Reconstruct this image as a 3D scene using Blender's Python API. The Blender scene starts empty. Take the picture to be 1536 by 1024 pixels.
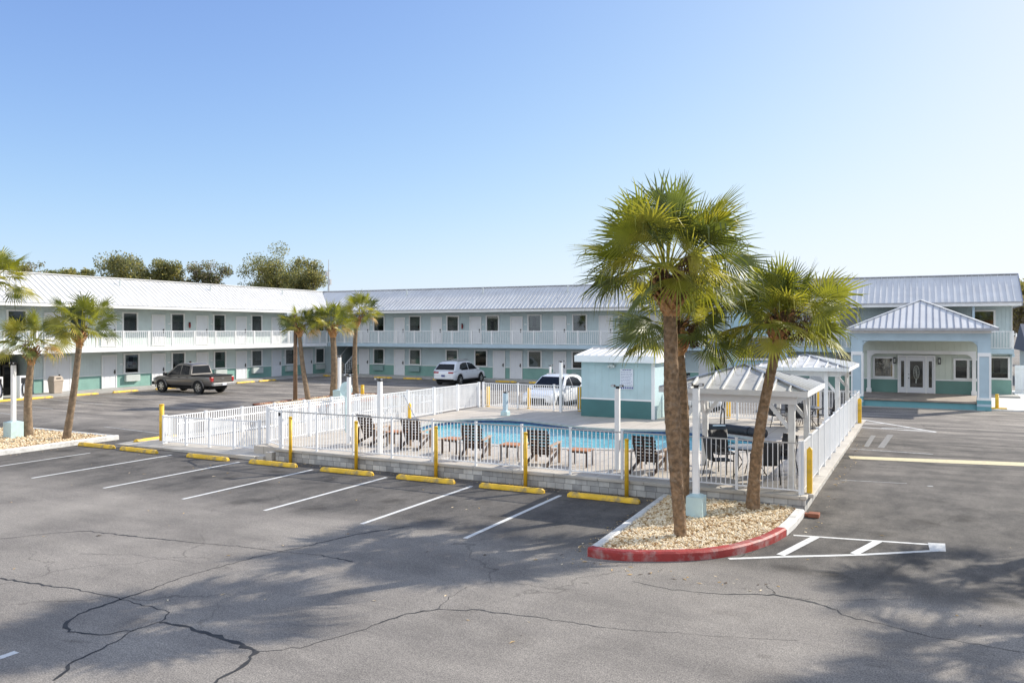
import bpy, bmesh, math, random
from mathutils import Vector, Matrix
random.seed(7)
C = bpy.context.scene.collection
PI = math.pi
rad = math.radians

# ---------------------------------------------------------------- materials
def lin(r, g, b):
    f = lambda c: (c/255/12.92) if c/255 <= .04045 else ((c/255+.055)/1.055)**2.4
    return (f(r), f(g), f(b), 1)

def mat(name, col, rough=.6, metal=0., var=.12, scale=3., bump=0., bscale=40., coord='Object', spec=.5, coat=0., stain=None, detail=4):
    m = bpy.data.materials.new(name); m.use_nodes = True
    nt = m.node_tree; N = nt.nodes; L = nt.links
    p = N['Principled BSDF']
    p.inputs['Roughness'].default_value = rough
    p.inputs['Metallic'].default_value = metal
    p.inputs['Specular IOR Level'].default_value = spec
    p.inputs['Coat Weight'].default_value = coat
    tc = N.new('ShaderNodeTexCoord')
    no = N.new('ShaderNodeTexNoise'); no.inputs['Scale'].default_value = scale; no.inputs['Detail'].default_value = detail
    L.new(tc.outputs[coord], no.inputs['Vector'])
    cr = N.new('ShaderNodeValToRGB')
    a = tuple(max(0, c*(1-var)) for c in col[:3])+(1,); b = tuple(min(1, c*(1+var)) for c in col[:3])+(1,)
    cr.color_ramp.elements[0].color = a; cr.color_ramp.elements[1].color = b
    cr.color_ramp.elements[0].position = .32; cr.color_ramp.elements[1].position = .68
    L.new(no.outputs['Fac'], cr.inputs['Fac'])
    out = cr.outputs['Color']
    if stain:
        scol, samt, sscale = stain
        n2 = N.new('ShaderNodeTexNoise'); n2.inputs['Scale'].default_value = sscale; n2.inputs['Detail'].default_value = 6
        n2.inputs['Roughness'].default_value = .65
        L.new(tc.outputs[coord], n2.inputs['Vector'])
        r2 = N.new('ShaderNodeValToRGB'); r2.color_ramp.elements[0].position = .5; r2.color_ramp.elements[1].position = .72
        r2.color_ramp.elements[0].color = (0, 0, 0, 1); r2.color_ramp.elements[1].color = (samt,)*3+(1,)
        L.new(n2.outputs['Fac'], r2.inputs['Fac'])
        mx = N.new('ShaderNodeMix'); mx.data_type = 'RGBA'
        L.new(r2.outputs['Color'], mx.inputs['Factor']); L.new(out, mx.inputs[6]); mx.inputs[7].default_value = scol
        out = mx.outputs[2]
    L.new(out, p.inputs['Base Color'])
    if bump:
        n3 = N.new('ShaderNodeTexNoise'); n3.inputs['Scale'].default_value = bscale; n3.inputs['Detail'].default_value = 3
        L.new(tc.outputs[coord], n3.inputs['Vector'])
        bp = N.new('ShaderNodeBump'); bp.inputs['Strength'].default_value = bump; bp.inputs['Distance'].default_value = .02
        L.new(n3.outputs['Fac'], bp.inputs['Height']); L.new(bp.outputs['Normal'], p.inputs['Normal'])
    return m

M = {}
M['white'] = mat('white_paint', (.84, .84, .83, 1), .5, var=.035, scale=1.2, stain=((.5, .49, .45, 1), .22, 1.7))
M['white_door'] = mat('white_door_paint', (.76, .77, .79, 1), .4, var=.02)
M['white_dirty'] = mat('weathered_white_paint', (.72, .71, .68, 1), .6, var=.08, scale=4, stain=((.33, .30, .25, 1), .55, 2.2), bump=.2)
M['picket'] = mat('picket_white', (.80, .81, .82, 1), .35, var=.03)
M['rail_metal'] = mat('galvanised_rail', (.50, .50, .49, 1), .35, .6, var=.1)
M['teal_trim'] = mat('blue_grey_paint', (.44, .56, .63, 1), .55, var=.05, scale=2)
M['teal_deep'] = mat('teal_paint', (.15, .36, .40, 1), .6, var=.09, scale=2, stain=((.10, .2, .2, 1), .4, 2))
M['teal_box'] = mat('pale_teal_paint', (.50, .66, .67, 1), .5, var=.05, stain=((.3, .3, .26, 1), .4, 4))
M['dado'] = mat('sea_green_paint', (.215, .385, .335, 1), .6, var=.06, scale=1.5, stain=((.1, .2, .19, 1), .3, 1.1))
M['dado_lobby'] = mat('lobby_green_paint', (.14, .27, .235, 1), .6, var=.06, scale=1.5)
M['hut_dado'] = mat('hut_green_paint', (.06, .17, .17, 1), .6, var=.07, scale=2)
M['dark'] = mat('dark_plastic', (.022, .022, .024, 1), .4, var=.2)
M['bronze'] = mat('dark_bronze', (.05, .043, .036, 1), .4, .3, var=.2)
M['ac'] = mat('ac_cover', (.56, .60, .58, 1), .5, var=.05)
M['ac_teal'] = mat('ac_cover_teal', (.25, .36, .35, 1), .5, var=.05)
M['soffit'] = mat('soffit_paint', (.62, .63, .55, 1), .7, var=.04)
M['yellow'] = mat('yellow_paint', (.86, .53, .03, 1), .55, var=.14, scale=5, stain=((.26, .22, .15, 1), .95, 4), bump=.3)
M['yellow_post'] = mat('yellow_post_paint', (.82, .50, .03, 1), .5, var=.14, scale=3, stain=((.35, .25, .1, 1), .7, 5))
M['red_kerb'] = mat('red_kerb_paint', (.34, .035, .03, 1), .6, var=.16, scale=6, stain=((.42, .35, .32, 1), .8, 3.3), bump=.3)
M['white_kerb'] = mat('white_kerb_paint', (.70, .69, .66, 1), .65, var=.08, scale=6, stain=((.30, .28, .25, 1), .7, 4), bump=.3)
M['concrete'] = mat('concrete', (.50, .465, .41, 1), .85, var=.14, scale=1.1, stain=((.30, .27, .23, 1), .5, .8), bump=.25, bscale=60)
M['walk'] = mat('walkway_concrete', (.42, .41, .385, 1), .85, var=.1, scale=1.5, stain=((.24, .23, .21, 1), .5, 1), bump=.2)
M['coping'] = mat('pool_coping', (.46, .43, .385, 1), .7, var=.12, scale=4)
M['trunk'] = mat('palm_trunk', (.225, .14, .075, 1), .9, var=.45, scale=12, bump=1.0, bscale=34, stain=((.42, .33, .24, 1), .45, 9), detail=8)
M['trunk_far'] = mat('palm_trunk_grey_brown', (.215, .155, .10, 1), .9, var=.35, scale=8, bump=.8, bscale=20)
M['boot'] = mat('palm_boots', (.46, .24, .10, 1), .85, var=.4, scale=12, bump=.5, stain=((.55, .42, .26, 1), .6, 8))
M['fibre'] = mat('palm_fibre', (.065, .038, .02, 1), 1, var=.4, scale=12)
M['fruit'] = mat('palm_fruit_stalk', (.11, .065, .03, 1), 1, var=.4, scale=25)
M['bark'] = mat('tree_bark', (.11, .085, .065, 1), .95, var=.3, scale=6, bump=.6)
M['teak'] = mat('teak_wood', (.50, .22, .10, 1), .6, var=.25, scale=7)
M['brown_wood'] = mat('dark_brown_slats', (.06, .037, .028, 1), .55, var=.25, scale=8)
M['tan_wood'] = mat('tan_wood', (.47, .33, .22, 1), .6, var=.2, scale=6)
M['mesh_black'] = mat('black_mesh_fabric', (.025, .026, .03, 1), .6, var=.2)
M['table_top'] = mat('grey_table_top', (.28, .28, .29, 1), .35, var=.15, scale=12)
M['tyre'] = mat('tyre_rubber', (.018, .018, .018, 1), .8, var=.2)
M['rim'] = mat('alloy_rim', (.55, .55, .56, 1), .3, .8, var=.1)
M['taupe'] = mat('taupe_car_paint', (.175, .16, .145, 1), .32, .5, var=.03, coat=1)
M['chrome'] = mat('chrome', (.42, .42, .43, 1), .35, 1, var=.02)
M['bumper'] = mat('brushed_bumper', (.30, .30, .30, 1), .4, var=.08)
M['white_car'] = mat('white_car_paint', (.78, .79, .80, 1), .25, var=.01, coat=1)
M['black_car'] = mat('black_car_paint', (.015, .015, .018, 1), .2, var=.02, coat=1)
M['tail'] = mat('tail_light_red', (.45, .02, .02, 1), .2, var=.1, coat=1)
M['lens'] = mat('clear_lens', (.65, .66, .68, 1), .12, var=.05, coat=1)
M['under'] = mat('underbody_black', (.012, .012, .012, 1), .8, var=.2)
M['bin'] = mat('beige_plastic', (.47, .39, .31, 1), .7, var=.06)
M['red'] = mat('red_enamel', (.28, .02, .02, 1), .35, var=.05)
M['brick'] = mat('terracotta', (.28, .10, .055, 1), .85, var=.2, scale=8)
M['far_blue'] = mat('slate_blue_roof', (.07, .085, .125, 1), .7, var=.1)
M['wood_pole'] = mat('brown_pole', (.20, .13, .085, 1), .8, var=.2, scale=5)
M['board'] = mat('porch_floor', (.30, .255, .215, 1), .8, var=.25, scale=1.1, stain=((.5, .40, .28, 1), .6, .9))
M['blind'] = mat('window_blind', (.38, .39, .36, 1), .8, var=.08)
M['curtain'] = mat('pale_curtain', (.52, .54, .49, 1), .9, var=.1, scale=3)
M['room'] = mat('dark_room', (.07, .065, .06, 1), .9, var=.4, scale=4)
M['sign'] = mat('sign_white', (.72, .74, .80, 1), .4, var=.04)
M['sign_ink'] = mat('sign_blue_ink', (.05, .08, .26, 1), .5, var=.1)

def siding(name, col, pitch=.2, axis='X'):
    m = mat(name, col, .65, var=.05, scale=1.3, stain=(tuple(c*.75 for c in col[:3])+(1,), .35, .9))
    nt = m.node_tree; N = nt.nodes; L = nt.links; p = N['Principled BSDF']
    tc = N.new('ShaderNodeTexCoord'); sp = N.new('ShaderNodeSeparateXYZ'); L.new(tc.outputs['Object'], sp.inputs[0])
    md = N.new('ShaderNodeMath'); md.operation = 'FRACT'
    dv = N.new('ShaderNodeMath'); dv.operation = 'DIVIDE'; dv.inputs[1].default_value = pitch
    ad = N.new('ShaderNodeMath'); ad.operation = 'ADD'
    L.new(sp.outputs['X'], ad.inputs[0]); L.new(sp.outputs['Y'], ad.inputs[1])
    L.new(ad.outputs[0], dv.inputs[0]); L.new(dv.outputs[0], md.inputs[0])
    gt = N.new('ShaderNodeMath'); gt.operation = 'GREATER_THAN'; gt.inputs[1].default_value = .07
    L.new(md.outputs[0], gt.inputs[0])
    bp = N.new('ShaderNodeBump'); bp.inputs['Strength'].default_value = .9; bp.inputs['Distance'].default_value = .012
    L.new(gt.outputs[0], bp.inputs['Height']); L.new(bp.outputs['Normal'], p.inputs['Normal'])
    return m
M['siding'] = siding('sage_siding', (.60, .68, .67, 1))
M['siding_up'] = siding('blue_sage_siding', (.53, .63, .65, 1))
M['siding_lobby'] = siding('lobby_sage_siding', (.64, .69, .60, 1), .3)
M['hut_wall'] = siding('hut_blue_siding', (.48, .62, .64, 1), .3)

def roofmat(name, col, rough=.38, metal=.35):
    m = mat(name, col, rough, metal, var=.06, scale=.9, stain=((col[0]*.72, col[1]*.72, col[2]*.74, 1), .35, .6))
    return m
M['roof'] = roofmat('white_metal_roofing', (.65, .65, .64, 1), .5, .05)
M['seam_white'] = roofmat('white_roof_seams', (.72, .72, .71, 1), .5, .05)
M['roof_gaz'] = mat('gazebo_metal_roofing', (.66, .65, .62, 1), .5, .1, var=.08, scale=2, stain=((.22, .2, .17, 1), .75, 2.6))
M['roof_trim'] = mat('galvalume_trim', (.36, .37, .40, 1), .35, .8, var=.1)

# glass
def glassmat(name, tint=(.8, .85, .85, 1), mixf=.72):
    m = bpy.data.materials.new(name); m.use_nodes = True; nt = m.node_tree; N = nt.nodes; L = nt.links
    N.remove(N['Principled BSDF']); out = N['Material Output']
    tr = N.new('ShaderNodeBsdfTransparent'); tr.inputs[0].default_value = tint
    gl = N.new('ShaderNodeBsdfGlossy'); gl.inputs['Roughness'].default_value = .03
    lw = N.new('ShaderNodeLayerWeight'); lw.inputs['Blend'].default_value = .25
    mr = N.new('ShaderNodeMapRange'); mr.inputs['To Min'].default_value = .08; mr.inputs['To Max'].default_value = .9
    mx = N.new('ShaderNodeMixShader'); L.new(lw.outputs['Fresnel'], mr.inputs['Value']); L.new(mr.outputs[0], mx.inputs[0])
    L.new(tr.outputs[0], mx.inputs[1]); L.new(gl.outputs[0], mx.inputs[2]); L.new(mx.outputs[0], out.inputs['Surface'])
    return m
M['glass'] = glassmat('window_glass', (.55, .60, .58, 1))
M['car_glass'] = mat('tinted_car_glass', (.012, .014, .017, 1), .06, var=.1, spec=.3)

def leafmat(name, col, trans=.35, var=.3, rough=.45, scale=2.):
    m = bpy.data.materials.new(name); m.use_nodes = True; nt = m.node_tree; N = nt.nodes; L = nt.links
    p = N['Principled BSDF']; out = N['Material Output']
    p.inputs['Roughness'].default_value = rough
    tc = N.new('ShaderNodeTexCoord'); no = N.new('ShaderNodeTexNoise'); no.inputs['Scale'].default_value = scale; no.inputs['Detail'].default_value = 5
    L.new(tc.outputs['Object'], no.inputs['Vector'])
    cr = N.new('ShaderNodeValToRGB'); cr.color_ramp.elements[0].position = .35; cr.color_ramp.elements[1].position = .68
    cr.color_ramp.elements[0].color = tuple(c*(1-var) for c in col[:3])+(1,)
    cr.color_ramp.elements[1].color = (col[0]*(1+var*1.4), col[1]*(1+var), col[2]*(1+var*.6), 1)
    L.new(no.outputs['Fac'], cr.inputs['Fac']); L.new(cr.outputs['Color'], p.inputs['Base Color'])
    tl = N.new('ShaderNodeBsdfTranslucent'); L.new(cr.outputs['Color'], tl.inputs['Color'])
    hs = N.new('ShaderNodeHueSaturation'); hs.inputs['Value'].default_value = 1.7; hs.inputs['Saturation'].default_value = 1.1
    L.new(cr.outputs['Color'], hs.inputs['Color']); L.new(hs.outputs[0], tl.inputs['Color'])
    mx = N.new('ShaderNodeMixShader'); mx.inputs[0].default_value = trans
    L.new(p.outputs[0], mx.inputs[1]); L.new(tl.outputs[0], mx.inputs[2]); L.new(mx.outputs[0], out.inputs['Surface'])
    return m
M['frond'] = leafmat('palm_frond_green', (.215, .235, .038, 1))
M['frond_y'] = leafmat('palm_frond_yellow_green', (.31, .305, .06, 1))
M['frond_d'] = leafmat('palm_frond_dark_green', (.11, .14, .035, 1), .3)
M['frond_dead'] = leafmat('palm_frond_straw', (.55, .42, .22, 1), .35)
M['leaf_a'] = leafmat('oak_leaf_olive', (.17, .185, .07, 1), .5, scale=.8)
M['leaf_b'] = leafmat('oak_leaf_yellow', (.29, .27, .10, 1), .5, scale=.8)
M['leaf_c'] = leafmat('oak_leaf_dark', (.13, .145, .07, 1), .45, scale=.8)
M['leaf_d'] = leafmat('oak_leaf_grey_brown', (.26, .23, .17, 1), .4, scale=.8)

# asphalt
def asphalt():
    m = bpy.data.materials.new('asphalt'); m.use_nodes = True; nt = m.node_tree; N = nt.nodes; L = nt.links
    p = N['Principled BSDF']; p.inputs['Roughness'].default_value = .88; p.inputs['Specular IOR Level'].default_value = .3
    tc = N.new('ShaderNodeTexCoord')
    def noise(s, d=4, r=.5, sc=None):
        n = N.new('ShaderNodeTexNoise'); n.inputs['Scale'].default_value = s; n.inputs['Detail'].default_value = d; n.inputs['Roughness'].default_value = r
        if sc:
            mp = N.new('ShaderNodeMapping'); mp.inputs['Scale'].default_value = sc[:3]
            if len(sc) > 3: mp.inputs['Rotation'].default_value[2] = sc[3]
            L.new(tc.outputs['Object'], mp.inputs[0]); L.new(mp.outputs[0], n.inputs['Vector'])
        else: L.new(tc.outputs['Object'], n.inputs['Vector'])
        return n.outputs['Fac']
    def ramp(f, p0, c0, p1, c1):
        r = N.new('ShaderNodeValToRGB'); r.color_ramp.elements[0].position = p0; r.color_ramp.elements[1].position = p1
        r.color_ramp.elements[0].color = c0; r.color_ramp.elements[1].color = c1; L.new(f, r.inputs['Fac']); return r.outputs['Color']
    def mix(f, a, b, mode='MIX'):
        x = N.new('ShaderNodeMix'); x.data_type = 'RGBA'; x.blend_type = mode
        if isinstance(f, float): x.inputs[0].default_value = f
        else: L.new(f, x.inputs[0])
        for i, v in ((6, a), (7, b)):
            if isinstance(v, tuple): x.inputs[i].default_value = v
            else: L.new(v, x.inputs[i])
        return x.outputs[2]
    # zones by place: the stalls (old sealer, dark) and the drive (worn pale)
    sp = N.new('ShaderNodeSeparateXYZ'); L.new(tc.outputs['Object'], sp.inputs[0])
    def band(sock, a, b):   # smooth step a->b
        r = N.new('ShaderNodeMapRange'); r.interpolation_type = 'SMOOTHSTEP'; r.inputs['From Min'].default_value = a; r.inputs['From Max'].default_value = b
        L.new(sock, r.inputs['Value']); return r.outputs[0]
    def mul(a, b):
        x = N.new('ShaderNodeMath'); x.operation = 'MULTIPLY'
        L.new(a, x.inputs[0])
        if isinstance(b, float): x.inputs[1].default_value = b
        else: L.new(b, x.inputs[1])
        return x.outputs[0]
    wob = noise(.35, 3)
    ay = N.new('ShaderNodeMath'); ay.operation = 'MULTIPLY_ADD'; L.new(wob, ay.inputs[0]); ay.inputs[1].default_value = 3.2; L.new(sp.outputs['Y'], ay.inputs[2])
    stall = mul(band(ay.outputs[0], 13.8, 15.6), band(ay.outputs[0], 24, 21))     # Y 12.5..20
    axx = N.new('ShaderNodeMath'); axx.operation = 'MULTIPLY_ADD'; L.new(wob, axx.inputs[0]); axx.inputs[1].default_value = 3.; L.new(sp.outputs['X'], axx.inputs[2])
    drive = mul(mul(band(axx.outputs[0], -1.5, -.6), band(ay.outputs[0], 15., 18.)), band(ay.outputs[0], 40, 30))
    base = ramp(noise(.5, 6, .6), .3, (.190, .176, .162, 1), .7, (.325, .300, .272, 1))
    darkc = ramp(noise(1.1, 6, .7, (1, .5, 1)), .35, (.062, .059, .058, 1), .68, (.175, .162, .148, 1))
    col = mix(mul(stall, .92), base, darkc)
    col = mix(mul(drive, .85), col, darkc)
    wn0 = N.new('ShaderNodeTexNoise'); wn0.inputs['Scale'].default_value = 2.6; wn0.inputs['Detail'].default_value = 5; L.new(tc.outputs['Object'], wn0.inputs['Vector'])
    va0 = N.new('ShaderNodeVectorMath'); va0.operation = 'MULTIPLY_ADD'; L.new(wn0.outputs['Color'], va0.inputs[0]); va0.inputs[1].default_value = (.8, .8, 0); L.new(tc.outputs['Object'], va0.inputs[2])
    # long brushed streaks
    st = ramp(noise(1.0, 5, .65, (.35, 2.2, 1, .25)), .42, (1, 1, 1, 1), .75, (.70, .70, .72, 1))
    col = mix(.65, col, st, 'MULTIPLY')
    # back lot streaks
    back = band(sp.outputs['Y'], 20., 26.)
    st2 = ramp(noise(.9, 6, .7, (.25, 1.3, 1, -.1)), .40, (1.25, 1.22, 1.18, 1), .62, (.42, .42, .43, 1))
    col = mix(mul(back, .85), col, mix(1.0, col, st2, 'MULTIPLY'))
    # oil stains
    oil = ramp(noise(2.2, 2, .4, (.6, 1.4, 1)), .72, (1, 1, 1, 1), .80, (.55, .54, .53, 1))
    col = mix(.6, col, oil, 'MULTIPLY')
    # drips and stains gathered in the bays
    vs2 = N.new('ShaderNodeTexVoronoi'); vs2.inputs['Scale'].default_value = .8; L.new(va0.outputs[0], vs2.inputs['Vector'])
    bay = ramp(vs2.outputs['Distance'], .05, (.45, .44, .43, 1), .30, (1, 1, 1, 1))
    col = mix(mul(stall, .75), col, mix(1.0, col, bay, 'MULTIPLY'))
    col = mix(.30, col, mix(1.0, col, bay, 'MULTIPLY'))
    # aggregate speckle
    sp1 = ramp(noise(55, 2, .8), .34, (.45, .45, .46, 1), .66, (1.5, 1.48, 1.44, 1))
    col = mix(.95, col, sp1, 'MULTIPLY')
    sp2 = ramp(noise(16, 5, .85), .32, (.74, .74, .74, 1), .68, (1.2, 1.2, 1.18, 1))
    col = mix(.9, col, sp2, 'MULTIPLY')
    # hairline cracks
    vo = N.new('ShaderNodeTexVoronoi'); vo.feature = 'DISTANCE_TO_EDGE'; vo.inputs['Scale'].default_value = .33
    wn = N.new('ShaderNodeTexNoise'); wn.inputs['Scale'].default_value = 1.6; wn.inputs['Detail'].default_value = 5; L.new(tc.outputs['Object'], wn.inputs['Vector'])
    va = N.new('ShaderNodeVectorMath'); va.operation = 'MULTIPLY_ADD'; L.new(wn.outputs['Color'], va.inputs[0]); va.inputs[1].default_value = (.9, .9, 0); L.new(tc.outputs['Object'], va.inputs[2])
    L.new(va.outputs[0], vo.inputs['Vector'])
    ck = ramp(vo.outputs['Distance'], .0015, (.45, .45, .45, 1), .006, (1, 1, 1, 1))
    ckm = ramp(noise(.21, 2), .50, (0, 0, 0, 1), .62, (1, 1, 1, 1))
    col = mix(mul(ckm, .8), col, mix(1.0, col, ck, 'MULTIPLY'))
    L.new(col, p.inputs['Base Color'])
    bp = N.new('ShaderNodeBump'); bp.inputs['Strength'].default_value = .5; bp.inputs['Distance'].default_value = .006
    L.new(noise(70, 3, .8), bp.inputs['Height']); L.new(bp.outputs['Normal'], p.inputs['Normal'])
    return m
M['asphalt'] = asphalt()

def paintmat(name, col, wear=.55, thr=.5):
    m = bpy.data.materials.new(name); m.use_nodes = True; nt = m.node_tree; N = nt.nodes; L = nt.links
    p = N['Principled BSDF']; p.inputs['Roughness'].default_value = .7
    tc = N.new('ShaderNodeTexCoord')
    n = N.new('ShaderNodeTexNoise'); n.inputs['Scale'].default_value = 9; n.inputs['Detail'].default_value = 8; n.inputs['Roughness'].default_value = .75
    L.new(tc.outputs['Object'], n.inputs['Vector'])
    r = N.new('ShaderNodeValToRGB'); r.color_ramp.elements[0].position = thr; r.color_ramp.elements[1].position = thr+.2
    r.color_ramp.elements[0].color = col; r.color_ramp.elements[1].color = tuple(c*(1-wear)+.12*wear for c in col[:3])+(1,)
    L.new(n.outputs['Fac'], r.inputs['Fac']); L.new(r.outputs['Color'], p.inputs['Base Color'])
    return m
M['line'] = paintmat('white_line_paint', (.68, .68, .66, 1), .55, .5)
M['line_faint'] = paintmat('faded_line_paint', (.42, .42, .41, 1), .8, .42)
M['line_y'] = paintmat('pale_yellow_line', (.62, .54, .33, 1), .5, .5)
M['crack'] = mat('crack_filler', (.035, .035, .036, 1), .8, var=.3, scale=8)

def blocks():
    m = bpy.data.materials.new('concrete_block_wall'); m.use_nodes = True; nt = m.node_tree; N = nt.nodes; L = nt.links
    p = N['Principled BSDF']; p.inputs['Roughness'].default_value = .9
    tc = N.new('ShaderNodeTexCoord'); sp = N.new('ShaderNodeSeparateXYZ'); L.new(tc.outputs['Object'], sp.inputs[0])
    ad = N.new('ShaderNodeMath'); ad.operation = 'ADD'; L.new(sp.outputs['X'], ad.inputs[0]); L.new(sp.outputs['Y'], ad.inputs[1])
    cb = N.new('ShaderNodeCombineXYZ'); L.new(ad.outputs[0], cb.inputs[0]); L.new(sp.outputs['Z'], cb.inputs[1])
    b = N.new('ShaderNodeTexBrick'); b.inputs['Scale'].default_value = 1; b.inputs['Brick Width'].default_value = .29; b.inputs['Row Height'].default_value = .15
    b.inputs['Mortar Size'].default_value = .005; b.inputs['Color1'].default_value = (.30, .30, .30, 1); b.inputs['Color2'].default_value = (.60, .59, .56, 1)
    b.inputs['Mortar'].default_value = (.15, .145, .14, 1); b.offset = .37; b.squash = .8; b.squash_frequency = 3
    L.new(cb.outputs[0], b.inputs['Vector'])
    n = N.new('ShaderNodeTexNoise'); n.inputs['Scale'].default_value = 5; n.inputs['Detail'].default_value = 6; L.new(tc.outputs['Object'], n.inputs['Vector'])
    r = N.new('ShaderNodeValToRGB'); r.color_ramp.elements[0].position = .3; r.color_ramp.elements[1].position = .7
    r.color_ramp.elements[0].color = (.8, .79, .78, 1); r.color_ramp.elements[1].color = (1.18, 1.17, 1.14, 1); L.new(n.outputs['Fac'], r.inputs['Fac'])
    x = N.new('ShaderNodeMix'); x.data_type = 'RGBA'; x.blend_type = 'MULTIPLY'; x.inputs[0].default_value = 1
    L.new(b.outputs['Color'], x.inputs[6]); L.new(r.outputs['Color'], x.inputs[7]); L.new(x.outputs[2], p.inputs['Base Color'])
    bp = N.new('ShaderNodeBump'); bp.inputs['Strength'].default_value = .5; bp.inputs['Distance'].default_value = .01; bp.invert = True
    L.new(b.outputs['Fac'], bp.inputs['Height']); L.new(bp.outputs['Normal'], p.inputs['Normal'])
    return m
M['blocks'] = blocks()

def deckmat():
    m = mat('pool_deck_concrete', (.52, .47, .405, 1), .85, var=.1, scale=.9, stain=((.34, .30, .25, 1), .45, .9), detail=8)
    nt = m.node_tree; N = nt.nodes; L = nt.links; p = N['Principled BSDF']
    tc = N.new('ShaderNodeTexCoord')
    b = N.new('ShaderNodeTexBrick'); b.inputs['Scale'].default_value = 1; b.inputs['Brick Width'].default_value = .6; b.inputs['Row Height'].default_value = .6; b.offset = 0
    b.inputs['Mortar Size'].default_value = .012; b.inputs['Color1'].default_value = (1, 1, 1, 1); b.inputs['Color2'].default_value = (.90, .9, .9, 1); b.inputs['Mortar'].default_value = (.6, .58, .55, 1)
    L.new(tc.outputs['Object'], b.inputs['Vector'])
    src = p.inputs['Base Color'].links[0].from_socket
    x = N.new('ShaderNodeMix'); x.data_type = 'RGBA'; x.blend_type = 'MULTIPLY'; x.inputs[0].default_value = 1
    L.new(src, x.inputs[6]); L.new(b.outputs['Color'], x.inputs[7]); L.new(x.outputs[2], p.inputs['Base Color'])
    return m
M['deck'] = deckmat()

def poolmat():
    m = mat('pool_plaster', (.42, .86, .92, 1), .6, var=.06, scale=2)
    return m
M['plaster'] = poolmat()
def watermat():
    m = bpy.data.materials.new('pool_water'); m.use_nodes = True; nt = m.node_tree; N = nt.nodes; L = nt.links
    N.remove(N['Principled BSDF']); out = N['Material Output']
    tr = N.new('ShaderNodeBsdfTransparent'); tr.inputs[0].default_value = (.80, .97, 1, 1)
    gl = N.new('ShaderNodeBsdfGlossy'); gl.inputs['Roughness'].default_value = .04
    fr = N.new('ShaderNodeFresnel'); fr.inputs['IOR'].default_value = 1.16
    tc = N.new('ShaderNodeTexCoord'); n = N.new('ShaderNodeTexNoise'); n.inputs['Scale'].default_value = 3.5; n.inputs['Detail'].default_value = 4
    mp = N.new('ShaderNodeMapping'); mp.inputs['Scale'].default_value = (1, 1.8, 1); L.new(tc.outputs['Object'], mp.inputs[0]); L.new(mp.outputs[0], n.inputs['Vector'])
    bp = N.new('ShaderNodeBump'); bp.inputs['Strength'].default_value = .28; bp.inputs['Distance'].default_value = .06; L.new(n.outputs['Fac'], bp.inputs['Height'])
    L.new(bp.outputs['Normal'], gl.inputs['Normal']); L.new(bp.outputs['Normal'], fr.inputs['Normal'])
    mx = N.new('ShaderNodeMixShader'); L.new(fr.outputs[0], mx.inputs[0]); L.new(tr.outputs[0], mx.inputs[1]); L.new(gl.outputs[0], mx.inputs[2])
    L.new(mx.outputs[0], out.inputs['Surface'])
    return m
M['water'] = watermat()
def gravelmat():
    m = bpy.data.materials.new('river_gravel'); m.use_nodes = True; nt = m.node_tree; N = nt.nodes; L = nt.links
    p = N['Principled BSDF']; p.inputs['Roughness'].default_value = .8
    tc = N.new('ShaderNodeTexCoord'); v = N.new('ShaderNodeTexVoronoi'); v.inputs['Scale'].default_value = 16; L.new(tc.outputs['Object'], v.inputs['Vector'])
    r = N.new('ShaderNodeValToRGB'); e = r.color_ramp.elements
    e[0].position = 0; e[0].color = (.30, .16, .06, 1); e[1].position = 1; e[1].color = (.88, .78, .60, 1)
    for pos, c in ((.2, (.54, .39, .21, 1)), (.45, (.72, .57, .36, 1)), (.7, (.82, .70, .51, 1))):
        q = e.new(pos); q.color = c
    sp = N.new('ShaderNodeSeparateColor'); L.new(v.outputs['Color'], sp.inputs[0]); L.new(sp.outputs[0], r.inputs['Fac'])
    L.new(r.outputs['Color'], p.inputs['Base Color'])
    return m
M['gravel'] = gravelmat()

# ---------------------------------------------------------------- mesh helpers
def wloc(o):
    v = Vector((0, 0, 0))
    while o is not None: v += o.location; o = o.parent
    return v

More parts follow.
